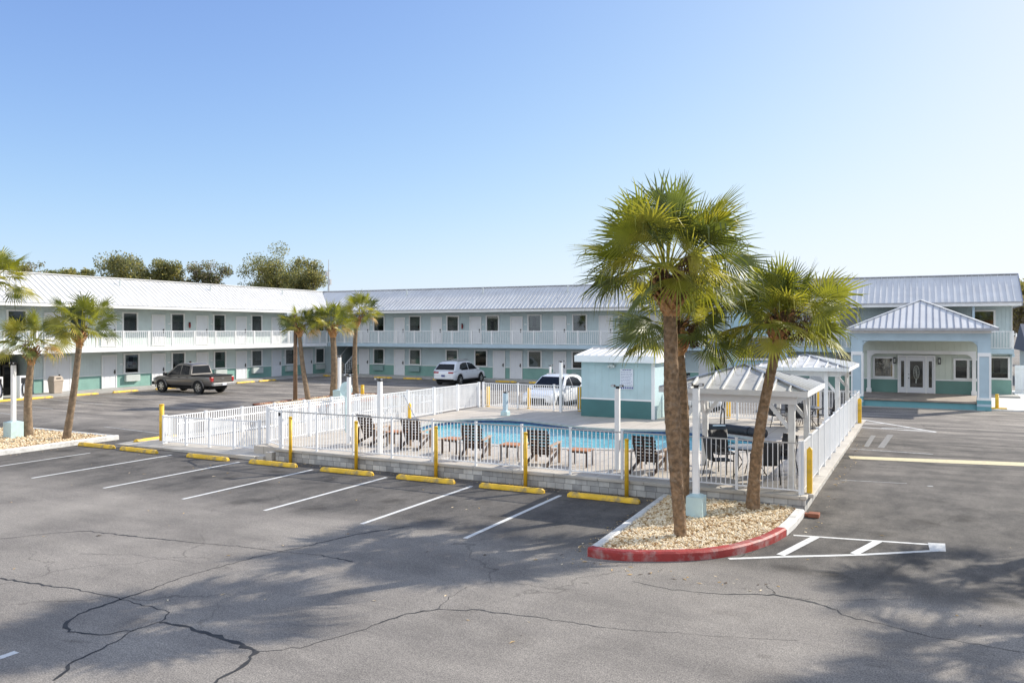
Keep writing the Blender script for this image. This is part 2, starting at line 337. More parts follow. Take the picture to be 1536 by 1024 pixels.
class MB:
    def __init__(s): s.v = []; s.f = []; s.mi = []; s.cur = 0
    def mat(s, i): s.cur = i; return s
    def add(s, vs, fs):
        o = len(s.v); s.v += [tuple(v) for v in vs]
        for f in fs: s.f.append([i+o for i in f]); s.mi.append(s.cur)
        return s
    def quad(s, a, b, c, d): return s.add([a, b, c, d], [(0, 1, 2, 3)])
    def box(s, x0, x1, y0, y1, z0, z1):
        vs = [(x, y, z) for z in (z0, z1) for y in (y0, y1) for x in (x0, x1)]
        return s.add(vs, [(0, 2, 3, 1), (4, 5, 7, 6), (0, 1, 5, 4), (2, 6, 7, 3), (0, 4, 6, 2), (1, 3, 7, 5)])
    def cbox(s, c, sx, sy, sz): return s.box(c[0]-sx/2, c[0]+sx/2, c[1]-sy/2, c[1]+sy/2, c[2], c[2]+sz)
    def beam(s, a, b, w, h=None, up=(0, 0, 1)):
        h = h or w; a = Vector(a); b = Vector(b); d = (b-a).normalized(); u = Vector(up)
        if abs(d.dot(u)) > .98: u = Vector((1, 0, 0))
        r = d.cross(u).normalized()*w/2; u2 = r.cross(d).normalized()*h/2
        vs = [p+i*r+j*u2 for p in (a, b) for i, j in ((-1, -1), (1, -1), (1, 1), (-1, 1))]
        return s.add(vs, [(0, 3, 2, 1), (4, 5, 6, 7), (0, 1, 5, 4), (1, 2, 6, 5), (2, 3, 7, 6), (3, 0, 4, 7)])
    def prism(s, pts, d0, d1, axis='z'):
        n = len(pts)
        def P(p, d):
            if axis == 'z': return (p[0], p[1], d)
            if axis == 'y': return (p[0], d, p[1])
            return (d, p[0], p[1])
        vs = [P(p, d0) for p in pts]+[P(p, d1) for p in pts]
        fs = [tuple(range(n))[::-1], tuple(range(n, 2*n))]+[(i, (i+1) % n, n+(i+1) % n, n+i) for i in range(n)]
        return s.add(vs, fs)
    def tube(s, path, rads, n=8, cap=True):
        path = [Vector(p) for p in path]; vs = []; k = len(path)
        if not hasattr(rads, '__len__'): rads = [rads]*k
        pr = None
        for i, p in enumerate(path):
            d = (path[min(i+1, k-1)]-path[max(i-1, 0)]).normalized()
            u = Vector((0, 0, 1)) if abs(d.z) < .9 else Vector((1, 0, 0))
            if pr is None: r = d.cross(u).normalized()
            else: r = (pr-d*pr.dot(d)).normalized()
            pr = r; q = d.cross(r)
            for j in range(n):
                a = 2*PI*j/n; vs.append(p+rads[i]*(math.cos(a)*r+math.sin(a)*q))
        fs = [(i*n+j, i*n+(j+1) % n, (i+1)*n+(j+1) % n, (i+1)*n+j) for i in range(k-1) for j in range(n)]
        if cap: fs += [tuple(range(n))[::-1], tuple(range((k-1)*n, k*n))]
        return s.add(vs, fs)
    def cyl(s, c, r, h, n=16, r2=None): return s.tube([(c[0], c[1], c[2]), (c[0], c[1], c[2]+h)], [r, r if r2 is None else r2], n)
    def build(s, name, mats, parent=None, smooth=False, local=False, bevel=0, seg=2, autosmooth=False):
        me = bpy.data.meshes.new(name)
        off = Vector((0, 0, 0)) if (local or parent is None) else wloc(parent)
        me.from_pydata([tuple(Vector(v)-off) for v in s.v], [], s.f)
        if not isinstance(mats, (list, tuple)): mats = [mats]
        for m in mats: me.materials.append(M[m] if isinstance(m, str) else m)
        me.polygons.foreach_set('material_index', [min(i, len(mats)-1) for i in s.mi])
        me.polygons.foreach_set('use_smooth', [bool(smooth)]*len(me.polygons))
        me.update()
        o = bpy.data.objects.new(name, me); C.objects.link(o)
        if parent: o.parent = parent
        if bevel:
            b = o.modifiers.new('bevel', 'BEVEL'); b.width = bevel; b.segments = seg; b.limit_method = 'ANGLE'; b.angle_limit = rad(35)
            b.harden_normals = False
        return o

def tag(o, label=None, cat=None, group=None, kind=None):
    if label: o['label'] = label
    if cat: o['category'] = cat
    if group: o['group'] = group
    if kind: o['kind'] = kind
    return o
def thing(name, label, cat, loc=(0, 0, 0), rz=0, group=None):
    o = bpy.data.objects.new(name, None); C.objects.link(o); o.location = loc; o.rotation_euler = (0, 0, rz); o.empty_display_size = .2
    return tag(o, label, cat, group)
def copy_tree(o, parent=None):
    c = o.copy(); C.objects.link(c); c.parent = parent
    for ch in list(o.children): copy_tree(ch, c)
    return c
def place(proto, first, loc, rz, label, group=None):
    o = proto if first else copy_tree(proto)
    o.location = loc; o.rotation_euler = (0, 0, rz); o['label'] = label
    if group: o['group'] = group
    return o
def struct(mb, name, mats, **k): return tag(mb.build(name, mats, **k), kind='structure')

# ---------------------------------------------------------------- camera, light
f_px = 1200.; H = 3.9; TH = rad(27.4)
cam = bpy.data.cameras.new('camera'); co = bpy.data.objects.new('camera', cam); C.objects.link(co)
cam.sensor_width = 36; cam.lens = 36*f_px/1536; cam.shift_y = (495-512)/1536; cam.clip_end = 3000; cam.clip_start = .1
co.location = (0, 0, H); co.rotation_euler = (PI/2, 0, TH)
bpy.context.scene.camera = co
SUN_EL = rad(31.5); SUN_AZ = rad(34.5)
sd = Vector((math.sin(SUN_AZ)*math.cos(SUN_EL), math.cos(SUN_AZ)*math.cos(SUN_EL), math.sin(SUN_EL)))
sl = bpy.data.lights.new('sun', 'SUN'); sl.energy = 4.1; sl.angle = rad(.53); sl.color = (1, .93, .82)
so = bpy.data.objects.new('sun', sl); C.objects.link(so); so.location = sd*60; so.rotation_euler = sd.to_track_quat('Z', 'Y').to_euler()
w = bpy.data.worlds.new('World'); bpy.context.scene.world = w; w.use_nodes = True
nt = w.node_tree; bg = nt.nodes['Background']; sk = nt.nodes.new('ShaderNodeTexSky'); sk.sky_type = 'NISHITA'; sk.sun_disc = False
sk.sun_elevation = SUN_EL; sk.sun_rotation = SUN_AZ; sk.air_density = .7; sk.dust_density = .8; sk.ozone_density = 3.0; sk.altitude = 0
def mth(op, a, b):
    n_ = nt.nodes.new('ShaderNodeMath'); n_.operation = op
    for i, v in enumerate((a, b)):
        if isinstance(v, (int, float)): n_.inputs[i].default_value = v
        else: nt.links.new(v, n_.inputs[i])
    return n_.outputs[0]
spc = nt.nodes.new('ShaderNodeSeparateXYZ'); nt.links.new(sk.outputs[0], spc.inputs[0]); cmb = nt.nodes.new('ShaderNodeCombineXYZ')
for i_, (gn, cap) in enumerate(((1.14, .82), (1.15, .87), (1.38, .93))):
    xx = mth('MULTIPLY', spc.outputs[i_], .1905*gn)
    den = mth('POWER', mth('ADD', 1.0, mth('POWER', mth('DIVIDE', xx, cap), 3.0)), 1/3)
    nt.links.new(mth('MULTIPLY', mth('DIVIDE', xx, den), 5.25), cmb.inputs[i_])
# added fill glow over the unseen southern sky, brightening the shaded facades
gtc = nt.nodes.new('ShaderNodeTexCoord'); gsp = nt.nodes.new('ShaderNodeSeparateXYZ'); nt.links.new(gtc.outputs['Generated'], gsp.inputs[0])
fill_rng = nt.nodes.new('ShaderNodeMapRange'); fill_rng.interpolation_type = 'SMOOTHSTEP'; fill_rng.inputs['From Min'].default_value = .12; fill_rng.inputs['From Max'].default_value = -.5
nt.links.new(gsp.outputs['Y'], fill_rng.inputs['Value'])
fill_mix = nt.nodes.new('ShaderNodeMix'); fill_mix.data_type = 'RGBA'; nt.links.new(fill_rng.outputs[0], fill_mix.inputs[0]); nt.links.new(cmb.outputs[0], fill_mix.inputs[6]); fill_mix.inputs[7].default_value = (4.5, 4.95, 5.7, 1)
so_ = fill_mix.outputs[2]
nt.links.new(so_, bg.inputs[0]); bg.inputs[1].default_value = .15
vs_ = bpy.context.scene.view_settings; vs_.view_transform = 'Standard'; vs_.look = 'None'; vs_.gamma = 1; vs_.exposure = .6
cy = bpy.context.scene.cycles
cy.max_bounces = 6; cy.transparent_max_bounces = 12; cy.diffuse_bounces = 3; cy.glossy_bounces = 3; cy.caustics_reflective = False; cy.caustics_refractive = False
cy.use_denoising = True

# ---------------------------------------------------------------- ground (one sheet, with the pool basin below deck level)
g = MB(); g.quad((-400, -60, 0), (300, -60, 0), (300, 600, 0), (-400, 600, 0)); struct(g, 'asphalt_ground', 'asphalt')
# markings
def ribbon(mb, pts, w, z):
    n = len(pts); L_ = []; R_ = []
    for i, p in enumerate(pts):
        a = Vector(pts[max(i-1, 0)]).to_2d(); b = Vector(pts[min(i+1, n-1)]).to_2d(); d = (b-a).normalized(); nn = Vector((-d.y, d.x))
        ww = w[i] if hasattr(w, '__len__') else w
        L_.append((p[0]+nn.x*ww/2, p[1]+nn.y*ww/2, z)); R_.append((p[0]-nn.x*ww/2, p[1]-nn.y*ww/2, z))
    for i in range(n-1): mb.quad(R_[i], R_[i+1], L_[i+1], L_[i])
    return mb
ln = MB()
STX = [-7.68, -10.1, -12.72, -15.25, -18.05, -20.95]
for x in STX: ribbon(ln, [(x, 12.9), (x, 17.3)], .10, .004)
for x in (-23.6, -26.1): ribbon(ln, [(x, 12.9), (x, 16.4)], .08, .004)
ribbon(ln, [(-9.85, 2.0), (-9.8, 5.85)], .11, .004)
ribbon(ln, [(-12.4, 2.0), (-12.4, 5.85)], .11, .004)
# hatched nose beside the red kerb
ribbon(ln, [(-2.25, 15.98), (.16, 16.45)], .09, .004)
ribbon(ln, [(-3.0, 13.82), (-2.2, 14.37), (-1.05, 15.1), (.16, 16.02)], .10, .005)
ln.quad((.05, 15.93, .006), (.30, 16.03, .006), (.30, 16.62, .006), (.02, 16.55, .006))
ribbon(ln, [(-1.86, 16.02), (-2.25, 14.45)], .15, .0075); ribbon(ln, [(-.80, 16.22), (-1.12, 15.12)], .15, .0075)
# far hatch by the porch
for a, b, w_ in (((-2.45, 35.1), (-2.4, 37.9), .16), ((-2.4, 37.9), (.32, 34.7), .14), ((-2.4, 35.0), (.32, 34.6), .12), ((-2.3, 36.4), (-1.6, 36.85), .12), ((-1.6, 35.1), (-.6, 35.7), .12), ((-.8, 34.9), (-.1, 35.15), .12)):
    ribbon(ln, [a, b], w_, .004+.0015*random.random())
struct(ln, 'parking_lines', 'line')
lf = MB()
ribbon(lf, [(-2.0, 22.45), (-.45, 22.7)], .06, .004); ribbon(lf, [(.02, 22.55), (.14, 22.6)], .12, .004)
ribbon(lf, [(-2.25, 28.5), (.18, 28.45)], .13, .004)
lg = MB(); ribbon(lg, [(-1.8, 29.2), (-1.75, 32.5)], .16, .004); ribbon(lg, [(-1.35, 29.2), (-1.2, 33)], .2, .004); struct(lg, 'worn_paint_marks', paintmat('ghost_paint', (.24, .235, .225, 1), .7, .4))
for y in (22.2, 24.9, 27.6, 30.6, 33.4, 37.2, 40.0, 42.8, 45.6): ribbon(lf, [(-44.2, y+.5), (-38.4, y-.2)], .10, .004)
for x in (-29.3, -26.4, -32.2, -35.0, -37.9, -23.6, -20.8, -18, -15.2, -40.8): ribbon(lf, [(x, 47.6), (x, 52.4)], .10, .004)
ribbon(lf, [(-29.5, 21.1), (-26.0, 20.75), (-24.2, 20.6)], .09, .004)
ribbon(lf, [(-38.8, 22.4), (-37.3, 22.1)], .1, .006)
struct(lf, 'faded_parking_lines', 'line_faint')
ly = MB(); ribbon(ly, [(-2.1, 26.55), (.2, 27.0), (2.5, 27.5), (6, 28.2)], [.55, .7, .72, .75], .005); struct(ly, 'yellow_stop_line', 'line_y')

# filled cracks, at their places on the lot
def Gp(u, v, z=0):
    F = (-math.sin(TH), math.cos(TH)); R = (math.cos(TH), math.sin(TH)); Z = f_px*(H-z)/(v-495); a = (u-768)/f_px*Z
    return (F[0]*Z+R[0]*a, F[1]*Z+R[1]*a)
CR = [([(0, 867), (60, 876), (130, 886), (188, 900), (230, 911), (255, 917), (240, 932), (200, 945), (150, 952), (105, 947), (98, 936), (118, 920), (160, 906), (188, 896), (230, 882), (267, 867), (310, 855), (380, 836), (425, 826), (470, 816), (540, 800), (620, 788)], (.012, .03)),
      ([(0, 808), (70, 800), (130, 796), (200, 804), (280, 812), (370, 820), (425, 827), (480, 832), (530, 842)], (.008, .026)),
      ([(240, 932), (275, 938), (320, 952), (360, 966), (385, 978), (360, 1000), (320, 1024), (300, 1045)], (.02, .045)),
      ([(385, 978), (450, 970), (520, 952), (575, 932), (610, 920), (655, 913), (720, 915), (800, 925), (900, 940)], (.008, .02)),
      ([(200, 945), (150, 975), (110, 990), (100, 1005), (80, 1020)], (.01, .022)),
      ([(655, 913), (675, 895), (700, 880)], (.005, .012)),
      ([(950, 872), (1010, 884), (1080, 890), (1160, 892), (1220, 903), (1258, 915), (1262, 922), (1320, 935), (1400, 955), (1470, 966), (1536, 978), (1600, 990)], (.008, .026)),
      ([(1150, 878), (1163, 890)], (.006, .01)), ([(1160, 892), (1230, 900), (1300, 899), (1345, 897)], (.004, .008)),
      ([(120, 830), (200, 832), (300, 845)], (.003, .006)), ([(900, 940), (1050, 952), (1200, 960)], (.003, .007)),
      ([(1100, 838), (1140, 823), (1185, 800)], (.01, .015)),
      ([(560, 700), (600, 698), (690, 722), (760, 728), (840, 735)], (.006, .012)), ([(300, 722), (420, 726), (520, 722), (560, 716)], (.005, .01))]
ck = MB(); rc = random.Random(3)
for pts, (wa, wb) in CR:
    P_ = []
    for (u0, v0), (u1, v1) in zip(pts[:-1], pts[1:]):
        a = Vector(Gp(u0, v0)); b = Vector(Gp(u1, v1)); n = max(2, int((b-a).length/.09))
        for i in range(n):
            t = i/n; j = .028
            P_.append((a.x+(b.x-a.x)*t+rc.uniform(-j, j), a.y+(b.y-a.y)*t+rc.uniform(-j, j)))
    P_.append(Gp(*pts[-1]))
    wa *= 2.1; wb *= 2.6
    W_ = [max(.003, rc.uniform(wa*.5, wa)+(wb-wa)*max(0, math.sin(i*.11+wa*300))*rc.random()) for i in range(len(P_))]
    ribbon(ck, P_, W_, .003)
struct(ck, 'asphalt_cracks', 'crack')

# ---------------------------------------------------------------- pool deck with a hole for the basin
D = .35
near = [(-16.9, 25.0), (-15.9, 23.6), (-14.6, 22.45), (-13, 21.85), (-11.1, 21.8), (-9.4, 22.2), (-8.0, 22.75), (-6.6, 23.1), (-5.4, 23.5), (-4.5, 24.3), (-4.1, 25.5)]
far = [(-4.6, 26.7), (-5.4, 27.2), (-6.8, 27.8), (-8.0, 27.9), (-9.5, 27.2), (-11.1, 27.1), (-12.9, 27.8), (-14.3, 28.3), (-15.6, 28.1), (-16.7, 26.8)]
def smooth_loop(p, it=2):
    for _ in range(it):
        q = []
        for i in range(len(p)):
            a = p[i]; b = p[(i+1) % len(p)]
            q += [(a[0]*.75+b[0]*.25, a[1]*.75+b[1]*.25), (a[0]*.25+b[0]*.75, a[1]*.25+b[1]*.75)]
        p = q
    return p
pool = smooth_loop(near+far)
cxp = sum(p[0] for p in pool)/len(pool); cyp = sum(p[1] for p in pool)/len(pool)
def grow(p, d):
    n = len(p); o = []
    for i in range(n):
        a = Vector(p[i-1]); b = Vector(p[(i+1) % n]); t = (b-a).normalized(); o.append((p[i][0]+t.y*d, p[i][1]-t.x*d))
    return o
outer = grow(pool, .32)
# deck: bmesh with outer rectangle ring and hole, triangulated fill
def deck_mesh(rect, hole, z, zb):
    bm = bmesh.new()
    rv = [bm.verts.new((x, y, z)) for x, y in rect]; hv = [bm.verts.new((x, y, z)) for x, y in hole]
    es = [bm.edges.new((rv[i], rv[(i+1) % len(rv)])) for i in range(len(rv))]+[bm.edges.new((hv[i], hv[(i+1) % len(hv)])) for i in range(len(hv))]
    bmesh.ops.triangle_fill(bm, use_beauty=True, use_dissolve=False, edges=es)
    for i in range(len(rv)):
        a = rv[i].co; b = rv[(i+1) % len(rv)].co
        q = [bm.verts.new(c) for c in ((a.x, a.y, zb), (b.x, b.y, zb), (b.x, b.y, z), (a.x, a.y, z))]; bm.faces.new(q)
    bmesh.ops.recalc_face_normals(bm, faces=bm.faces)
    me = bpy.data.meshes.new('pool_deck'); bm.to_mesh(me); bm.free(); return me
dme = deck_mesh([(-18.4, 18.22), (-2.52, 18.22), (-2.52, 34.6), (-18.4, 34.6)], outer, D, .01)
dme.materials.append(M['deck']); dk = bpy.data.objects.new('pool_deck', dme); C.objects.link(dk); tag(dk, kind='structure')
# the pool as a thing: coping, basin, water
pt = thing('swimming_pool', 'curving blue swimming pool set in the pale concrete deck behind the front fence', 'pool', (cxp, cyp, D))
cp = MB(); n = len(pool); inn = grow(pool, -.03)
for i in range(n):
    j = (i+1) % n
    cp.quad((*outer[i], D+.02), (*outer[j], D+.02), (*inn[j], D+.02), (*inn[i], D+.02))
    cp.quad((*outer[i], D-.02), (*outer[j], D-.02), (*outer[j], D+.02), (*outer[i], D+.02))
    cp.quad((*inn[i], D+.02), (*inn[j], D+.02), (*inn[j], D-.05), (*inn[i], D-.05))
cp.build('coping', 'coping', pt)
# ground sheet is at z=0; the basin sits between the deck top and the ground sheet (a shallow light blue floor)
bs = MB()
for i in range(n):
    j = (i+1) % n
    bs.quad((*pool[j], D-.01), (*pool[i], D-.01), (*pool[i], .03), (*pool[j], .03))
bs.add([(*p, .03) for p in pool], [tuple(range(n))]); bs.build('basin', 'plaster', pt)
wt = MB(); wt.add([(*p, D-.16) for p in pool], [tuple(range(n))]); wt.build('water_surface', 'water', pt)
# dark strip under the coping, its shade painted as colour
shb = MB(); t2 = grow(pool, -.012)
for i in range(n):
    j = (i+1) % n; shb.quad((*t2[j], D-.05), (*t2[i], D-.05), (*t2[i], D-.15), (*t2[j], D-.15))
shb.build('shade_band', mat('coping_shade', (.05, .09, .19, 1), .3, var=.5, scale=14), pt)

# retaining wall round the front and the right side
rw = thing('retaining_wall', 'low grey concrete block wall with a pale cap carrying the pool fence', 'wall', (-10, 18.1, 0))
a = MB(); a.box(-17.3, -2.3, 18.0, 18.22, 0, .285); a.box(-2.52, -2.3, 18.22, 34.6, 0, .285)
a.build('block_face', 'blocks', rw)
a = MB()
x = -17.35
while x < -2.26:
    x2 = min(x+1.15, -2.26); a.box(x, x2-.006, 17.96, 18.26, .288, D+.012+random.uniform(-.003, .003)); x = x2
y = 18.27
while y < 34.6:
    y2 = min(y+1.2, 34.62); a.box(-2.56, -2.16, y, y2-.006, .288, D+.012+random.uniform(-.003, .003)); y = y2
a.build('cap', 'concrete', rw, bevel=.008, seg=1)
# steps and ramp at the left
rs = MB()
rs.box(-17.62, -17.36, 17.9, 18.6, 0, .24); rs.box(-17.9, -17.625, 17.82, 18.6, 0, .12)
struct(rs, 'entrance_steps', 'concrete')
rs = MB()
rs.add([(-24.6, 18.0, .03), (-17.91, 17.75, .11), (-17.91, 18.7, .13), (-18.42, 18.7, .13), (-18.42, 30.5, .2), (-22.95, 30.5, .05), (-24.6, 20.1, .04),
        (-24.6, 18.0, -.05), (-17.91, 17.75, -.05), (-17.91, 18.7, -.05), (-18.42, 18.7, -.05), (-18.42, 30.5, -.05), (-22.95, 30.5, -.05), (-24.6, 20.1, -.05)],
       [(0, 1, 2, 3, 4, 5, 6), (7, 8, 1, 0), (8, 9, 2, 1), (9, 10, 3, 2), (10, 11, 4, 3), (11, 12, 5, 4), (12, 13, 6, 5), (13, 7, 0, 6)])
struct(rs, 'access_ramp', 'concrete')

# ---------------------------------------------------------------- fences
def fence(label, p0, p1, zb, h, spacing, group='white picket fences round the pool', pick=.018, rail='picket', pitch=.105, postw=.055, zb1=None, picket_d=None):
    p0 = Vector(p0); p1 = Vector(p1); L_ = (p1-p0).length; n = max(1, round(L_/spacing)); d = (p1-p0)/L_; zb1 = zb if zb1 is None else zb1
    t = thing('picket_fence', label, 'fence', (p0.x, p0.y, zb), group=group)
    zz = lambda s_: zb+(zb1-zb)*s_/L_
    pd = picket_d or pick
    nrm = Vector((-d.y, d.x))
    for i in range(n+1):
        s_ = L_*i/n; q = p0+d*s_; m = MB(); m.beam((q.x, q.y, zz(s_)-.0), (q.x, q.y, zz(s_)+h+.02), postw, postw, (d.x, d.y, 0))
        m.beam((q.x, q.y, zz(s_)+h+.02), (q.x, q.y, zz(s_)+h+.035), postw+.012, postw+.012, (d.x, d.y, 0))
        m.build('post', 'picket', t)
    for i in range(n):
        a_ = L_*i/n+postw/2+.001; b_ = L_*(i+1)/n-postw/2-.001
        m = MB()
        A = p0+d*a_; B = p0+d*b_
        m.mat(1).beam((A.x, A.y, zz(a_)+h-.015), (B.x, B.y, zz(b_)+h-.015), .034, .03)
        m.mat(0).beam((A.x, A.y, zz(a_)+.09), (B.x, B.y, zz(b_)+.09), .028, .028)
        k = max(2, round((b_-a_)/pitch))
        for j in range(1, k):
            s_ = a_+(b_-a_)*j/k; q = p0+d*s_
            w2 = d*pick/2; n2 = nrm*pd/2; z0 = zz(s_)+.09; z1 = zz(s_)+h-.03
            c4 = [q-w2-n2, q+w2-n2, q+w2+n2, q-w2+n2]
            m.add([(c.x, c.y, z0) for c in c4]+[(c.x, c.y, z1) for c in c4], [(0, 1, 5, 4), (1, 2, 6, 5), (2, 3, 7, 6), (3, 0, 4, 7)])
        m.build('picket_panel', ['picket', 'picket' if rail == 'picket' else 'rail_metal'], t)
    return t
DB = D+.013
fence('long white front fence with thin pickets and grey top rail above the block wall', (-17.15, 18.12), (-2.42, 18.12), DB, 1.12, 1.34, rail='metal', pick=.016)
fence('white fence along the right edge of the deck beside the driveway', (-2.38, 18.2), (-2.38, 34.4), DB, 1.12, 1.35, pick=.03, pitch=.1, postw=.075, picket_d=.03)
fence('white fence along the left edge of the pool deck running back from the gate', (-18.3, 18.72), (-18.3, 32.0), DB, 1.12, 1.9, pick=.03, postw=.09)
fence('white fence behind the pool between the left corner and the pump hut', (-18.1, 32.05), (-12.75, 32.05), DB, 1.12, 1.8, pick=.026, postw=.08)
fence('white fence behind the pool to the right of the pump hut', (-9.3, 32.15), (-5.3, 32.15), DB, 1.12, 1.35, pick=.026, postw=.08)
fence('short white fence behind the far gazebo', (-5.1, 34.3), (-2.5, 34.3), DB, 1.12, 1.3, pick=.026, postw=.08)
fence('white fence on the outer side of the access ramp next to the back lot', (-23.0, 18.75), (-23.0, 29.0), .05, .93, 1.6, pick=.03, postw=.09, zb1=.05)
fence('white fence across the front of the access ramp left of the gate', (-22.85, 18.55), (-18.5, 18.55), .07, .93, 1.1, pick=.026, zb1=.13, postw=.07)
fence('short grey white fence closing the far end of the access ramp', (-22.9, 29.1), (-18.5, 29.1), .05, .93, 1.5, pick=.02, postw=.07, zb1=.2)
gt = fence('narrow white gate between the front fence and the left deck fence', (-18.2, 18.66), (-17.3, 18.2), DB-.02, 1.12, 1.0, group=None, pick=.014, postw=.06, pitch=.16)
gt.name = 'pool_gate'; gt['category'] = 'gate'
m = MB(); m.box(-17.25, -17.19, 18.06, 18.09, 1.33, 1.43); m.build('latch', 'dark', gt)
hr = MB()
for xx, zz_ in ((-22.6, .72), (-18.7, .82)):
    hr.tube([(xx, 18.9, zz_), (xx, 28.8, zz_+.08)], .022, 6)
    for y in (18.9, 21.4, 23.9, 26.4, 28.8): hr.tube([(xx, y, .08), (xx, y, zz_)], .02, 6)
tag(hr.build('ramp_handrail', 'picket'), 'white pipe handrails running inside the ramp fences', 'handrail')

# ---------------------------------------------------------------- kerbs, islands, gravel
def kerb(label, segs, group=None):
    t = thing('kerb', label, 'kerb', (segs[0][0][0][0], segs[0][0][0][1], 0), group=group)
    for pts, mt, w_, h_, nm in segs:
        m = MB(); n = len(pts); cs = []
        for i, p in enumerate(pts):
            a_ = Vector(pts[max(i-1, 0)]); b_ = Vector(pts[min(i+1, n-1)]); d = (b_-a_).normalized(); nn = Vector((-d.y, d.x))
            prof = [(0, -.04), (0, h_-.03), (.03, h_), (w_-.03, h_), (w_, h_-.03), (w_, -.04)]
            cs.append([(p[0]+nn.x*q[0], p[1]+nn.y*q[0], q[1]+random.uniform(-.003, .003)) for q in prof])
        vs = [v for c in cs for v in c]; k = 6
        fs = [(i*k+j, i*k+j+1, (i+1)*k+j+1, (i+1)*k+j) for i in range(n-1) for j in range(k-1)]+[tuple(range(k)), tuple(range((n-1)*k, n*k))[::-1]]
        m.add(vs, fs); m.build(nm, mt, t)
    return t
def dens(p, st=.15):
    o = []
    for a_, b_ in zip(p[:-1], p[1:]):
        a_ = Vector(a_); b_ = Vector(b_); n_ = max(1, int((b_-a_).length/st))
        o += [tuple(a_+(b_-a_)*i/n_) for i in range(n_)]
    return o+[p[-1]]
def chaikin(p, it=2):
    for _ in range(it):
        q = [p[0]]
        for a_, b_ in zip(p[:-1], p[1:]): q += [(a_[0]*.75+b_[0]*.25, a_[1]*.75+b_[1]*.25), (a_[0]*.25+b_[0]*.75, a_[1]*.25+b_[1]*.75)]
        p = q+[p[-1]]
    return p
curve = chaikin([(-5.2, 12.86), (-4.95, 12.80), (-4.5, 12.88), (-4.1, 13.08), (-3.7, 13.3), (-3.33, 13.58), (-3.0, 13.98), (-2.72, 14.5), (-2.48, 15.2), (-2.36, 15.85)])
kerb('kerb of the gravel palm island, front painted red and both sides white', [
    (dens([(-5.40, 17.95), (-5.22, 12.9)]), 'white_kerb', .17, .14, 'white_side'),
    (dens(curve, .1), 'red_kerb', .19, .155, 'red_front'),
    (dens([(-2.355, 15.87), (-2.30, 16.6), (-2.27, 17.7)]), 'white_kerb', .2, .15, 'white_side')])
kerb('long white kerb of the left gravel island with two palms', [
    (dens([(-32, 10.0), (-25.6, 10.0)], 1), 'white_kerb', .17, .15, 'near_side'), (dens([(-25.6, 10.0), (-25.6, 18.9)], .4), 'white_kerb', .2, .16, 'right_side'), (dens([(-25.6, 18.9), (-32, 18.95)], .4), 'white_kerb', .17, .15, 'back_side')])
kerb('reddish brick kerb round the strip with three palms behind the ramp', [
    (dens([(-27.2, 30.2), (-27.2, 38.6)], .4), 'brick', .15, .14, 'right_side'), (dens([(-27.2, 38.6), (-30.6, 38.6)], .4), 'brick', .15, .14, 'far_side'),
    (dens([(-30.6, 38.6), (-30.6, 30.2)], .4), 'brick', .15, .14, 'left_side'), (dens([(-30.6, 30.2), (-27.2, 30.2)], .4), 'brick', .15, .14, 'near_side')])

def inside(x, y, P_):
    c = False; n = len(P_)
    for i in range(n):
        x0, y0 = P_[i]; x1, y1 = P_[(i+1) % n]
        if (y0 > y) != (y1 > y) and x < (x1-x0)*(y-y0)/(y1-y0)+x0: c = not c
    return c
ICO = None
def gravel(name, poly, count, smin, smax, z):
    rg = random.Random(len(poly)*13)
    t = (1+5**.5)/2; V = [Vector(v).normalized() for v in ((-1, t, 0), (1, t, 0), (-1, -t, 0), (1, -t, 0), (0, -1, t), (0, 1, t), (0, -1, -t), (0, 1, -t), (t, 0, -1), (t, 0, 1), (-t, 0, -1), (-t, 0, 1))]
    Fc = [(0, 11, 5), (0, 5, 1), (0, 1, 7), (0, 7, 10), (0, 10, 11), (1, 5, 9), (5, 11, 4), (11, 10, 2), (10, 7, 6), (7, 1, 8), (3, 9, 4), (3, 4, 2), (3, 2, 6), (3, 6, 8), (3, 8, 9), (4, 9, 5), (2, 4, 11), (6, 2, 10), (8, 6, 7), (9, 8, 1)]
    m = MB(); xs = [p[0] for p in poly]; ys = [p[1] for p in poly]
    m.add([(*p, z-.02) for p in poly], [tuple(range(len(poly)))])
    k = 0
    while k < count:
        x = rg.uniform(min(xs), max(xs)); y = rg.uniform(min(ys), max(ys))
        if not inside(x, y, poly): continue
        k += 1; s_ = rg.uniform(smin, smax); R_ = Matrix.Rotation(rg.uniform(0, 6.28), 3, (rg.random(), rg.random(), rg.random()+.01)); sc = (s_, s_*rg.uniform(.6, .85), s_*rg.uniform(.45, .7))
        zc = z+rg.uniform(-.012, .03)
        m.add([Vector((x, y, zc))+R_ @ Vector((v.x*sc[0], v.y*sc[1], v.z*sc[2])) for v in V], Fc)
    return tag(m.build(name, 'gravel'), kind='stuff')
isl = [(-5.25, 17.97), (-5.02, 12.98), (-4.6, 13.02), (-4.2, 13.24), (-3.8, 13.45), (-3.45, 13.72), (-3.15, 14.1), (-2.88, 14.6), (-2.66, 15.25), (-2.53, 15.9), (-2.5, 17.7), (-2.45, 17.97)]
tag(gravel('gravel_bed', isl, 13000, .018, .042, .10), 'tan river pebbles filling the palm island in front of the pool', 'gravel')
tag(gravel('gravel_bed', [(-32, 10.2), (-25.8, 10.2), (-25.8, 18.75), (-32, 18.8)], 6000, .026, .05, .11), 'tan pebbles filling the left island', 'gravel')
tag(gravel('gravel_bed', [(-30.4, 30.4), (-27.4, 30.4), (-27.4, 38.4), (-30.4, 38.4)], 700, .05, .08, .10), 'tan pebbles in the brick edged palm strip', 'gravel')
bk = MB(); bk.box(-2.2, -1.98, 17.62, 17.86, .004, .09); bk.box(-2.32, -2.19, 17.66, 17.82, .004, .07)
tag(bk.build('brick', 'brick', bevel=.012), 'loose red brick lying at the corner of the block wall', 'brick')

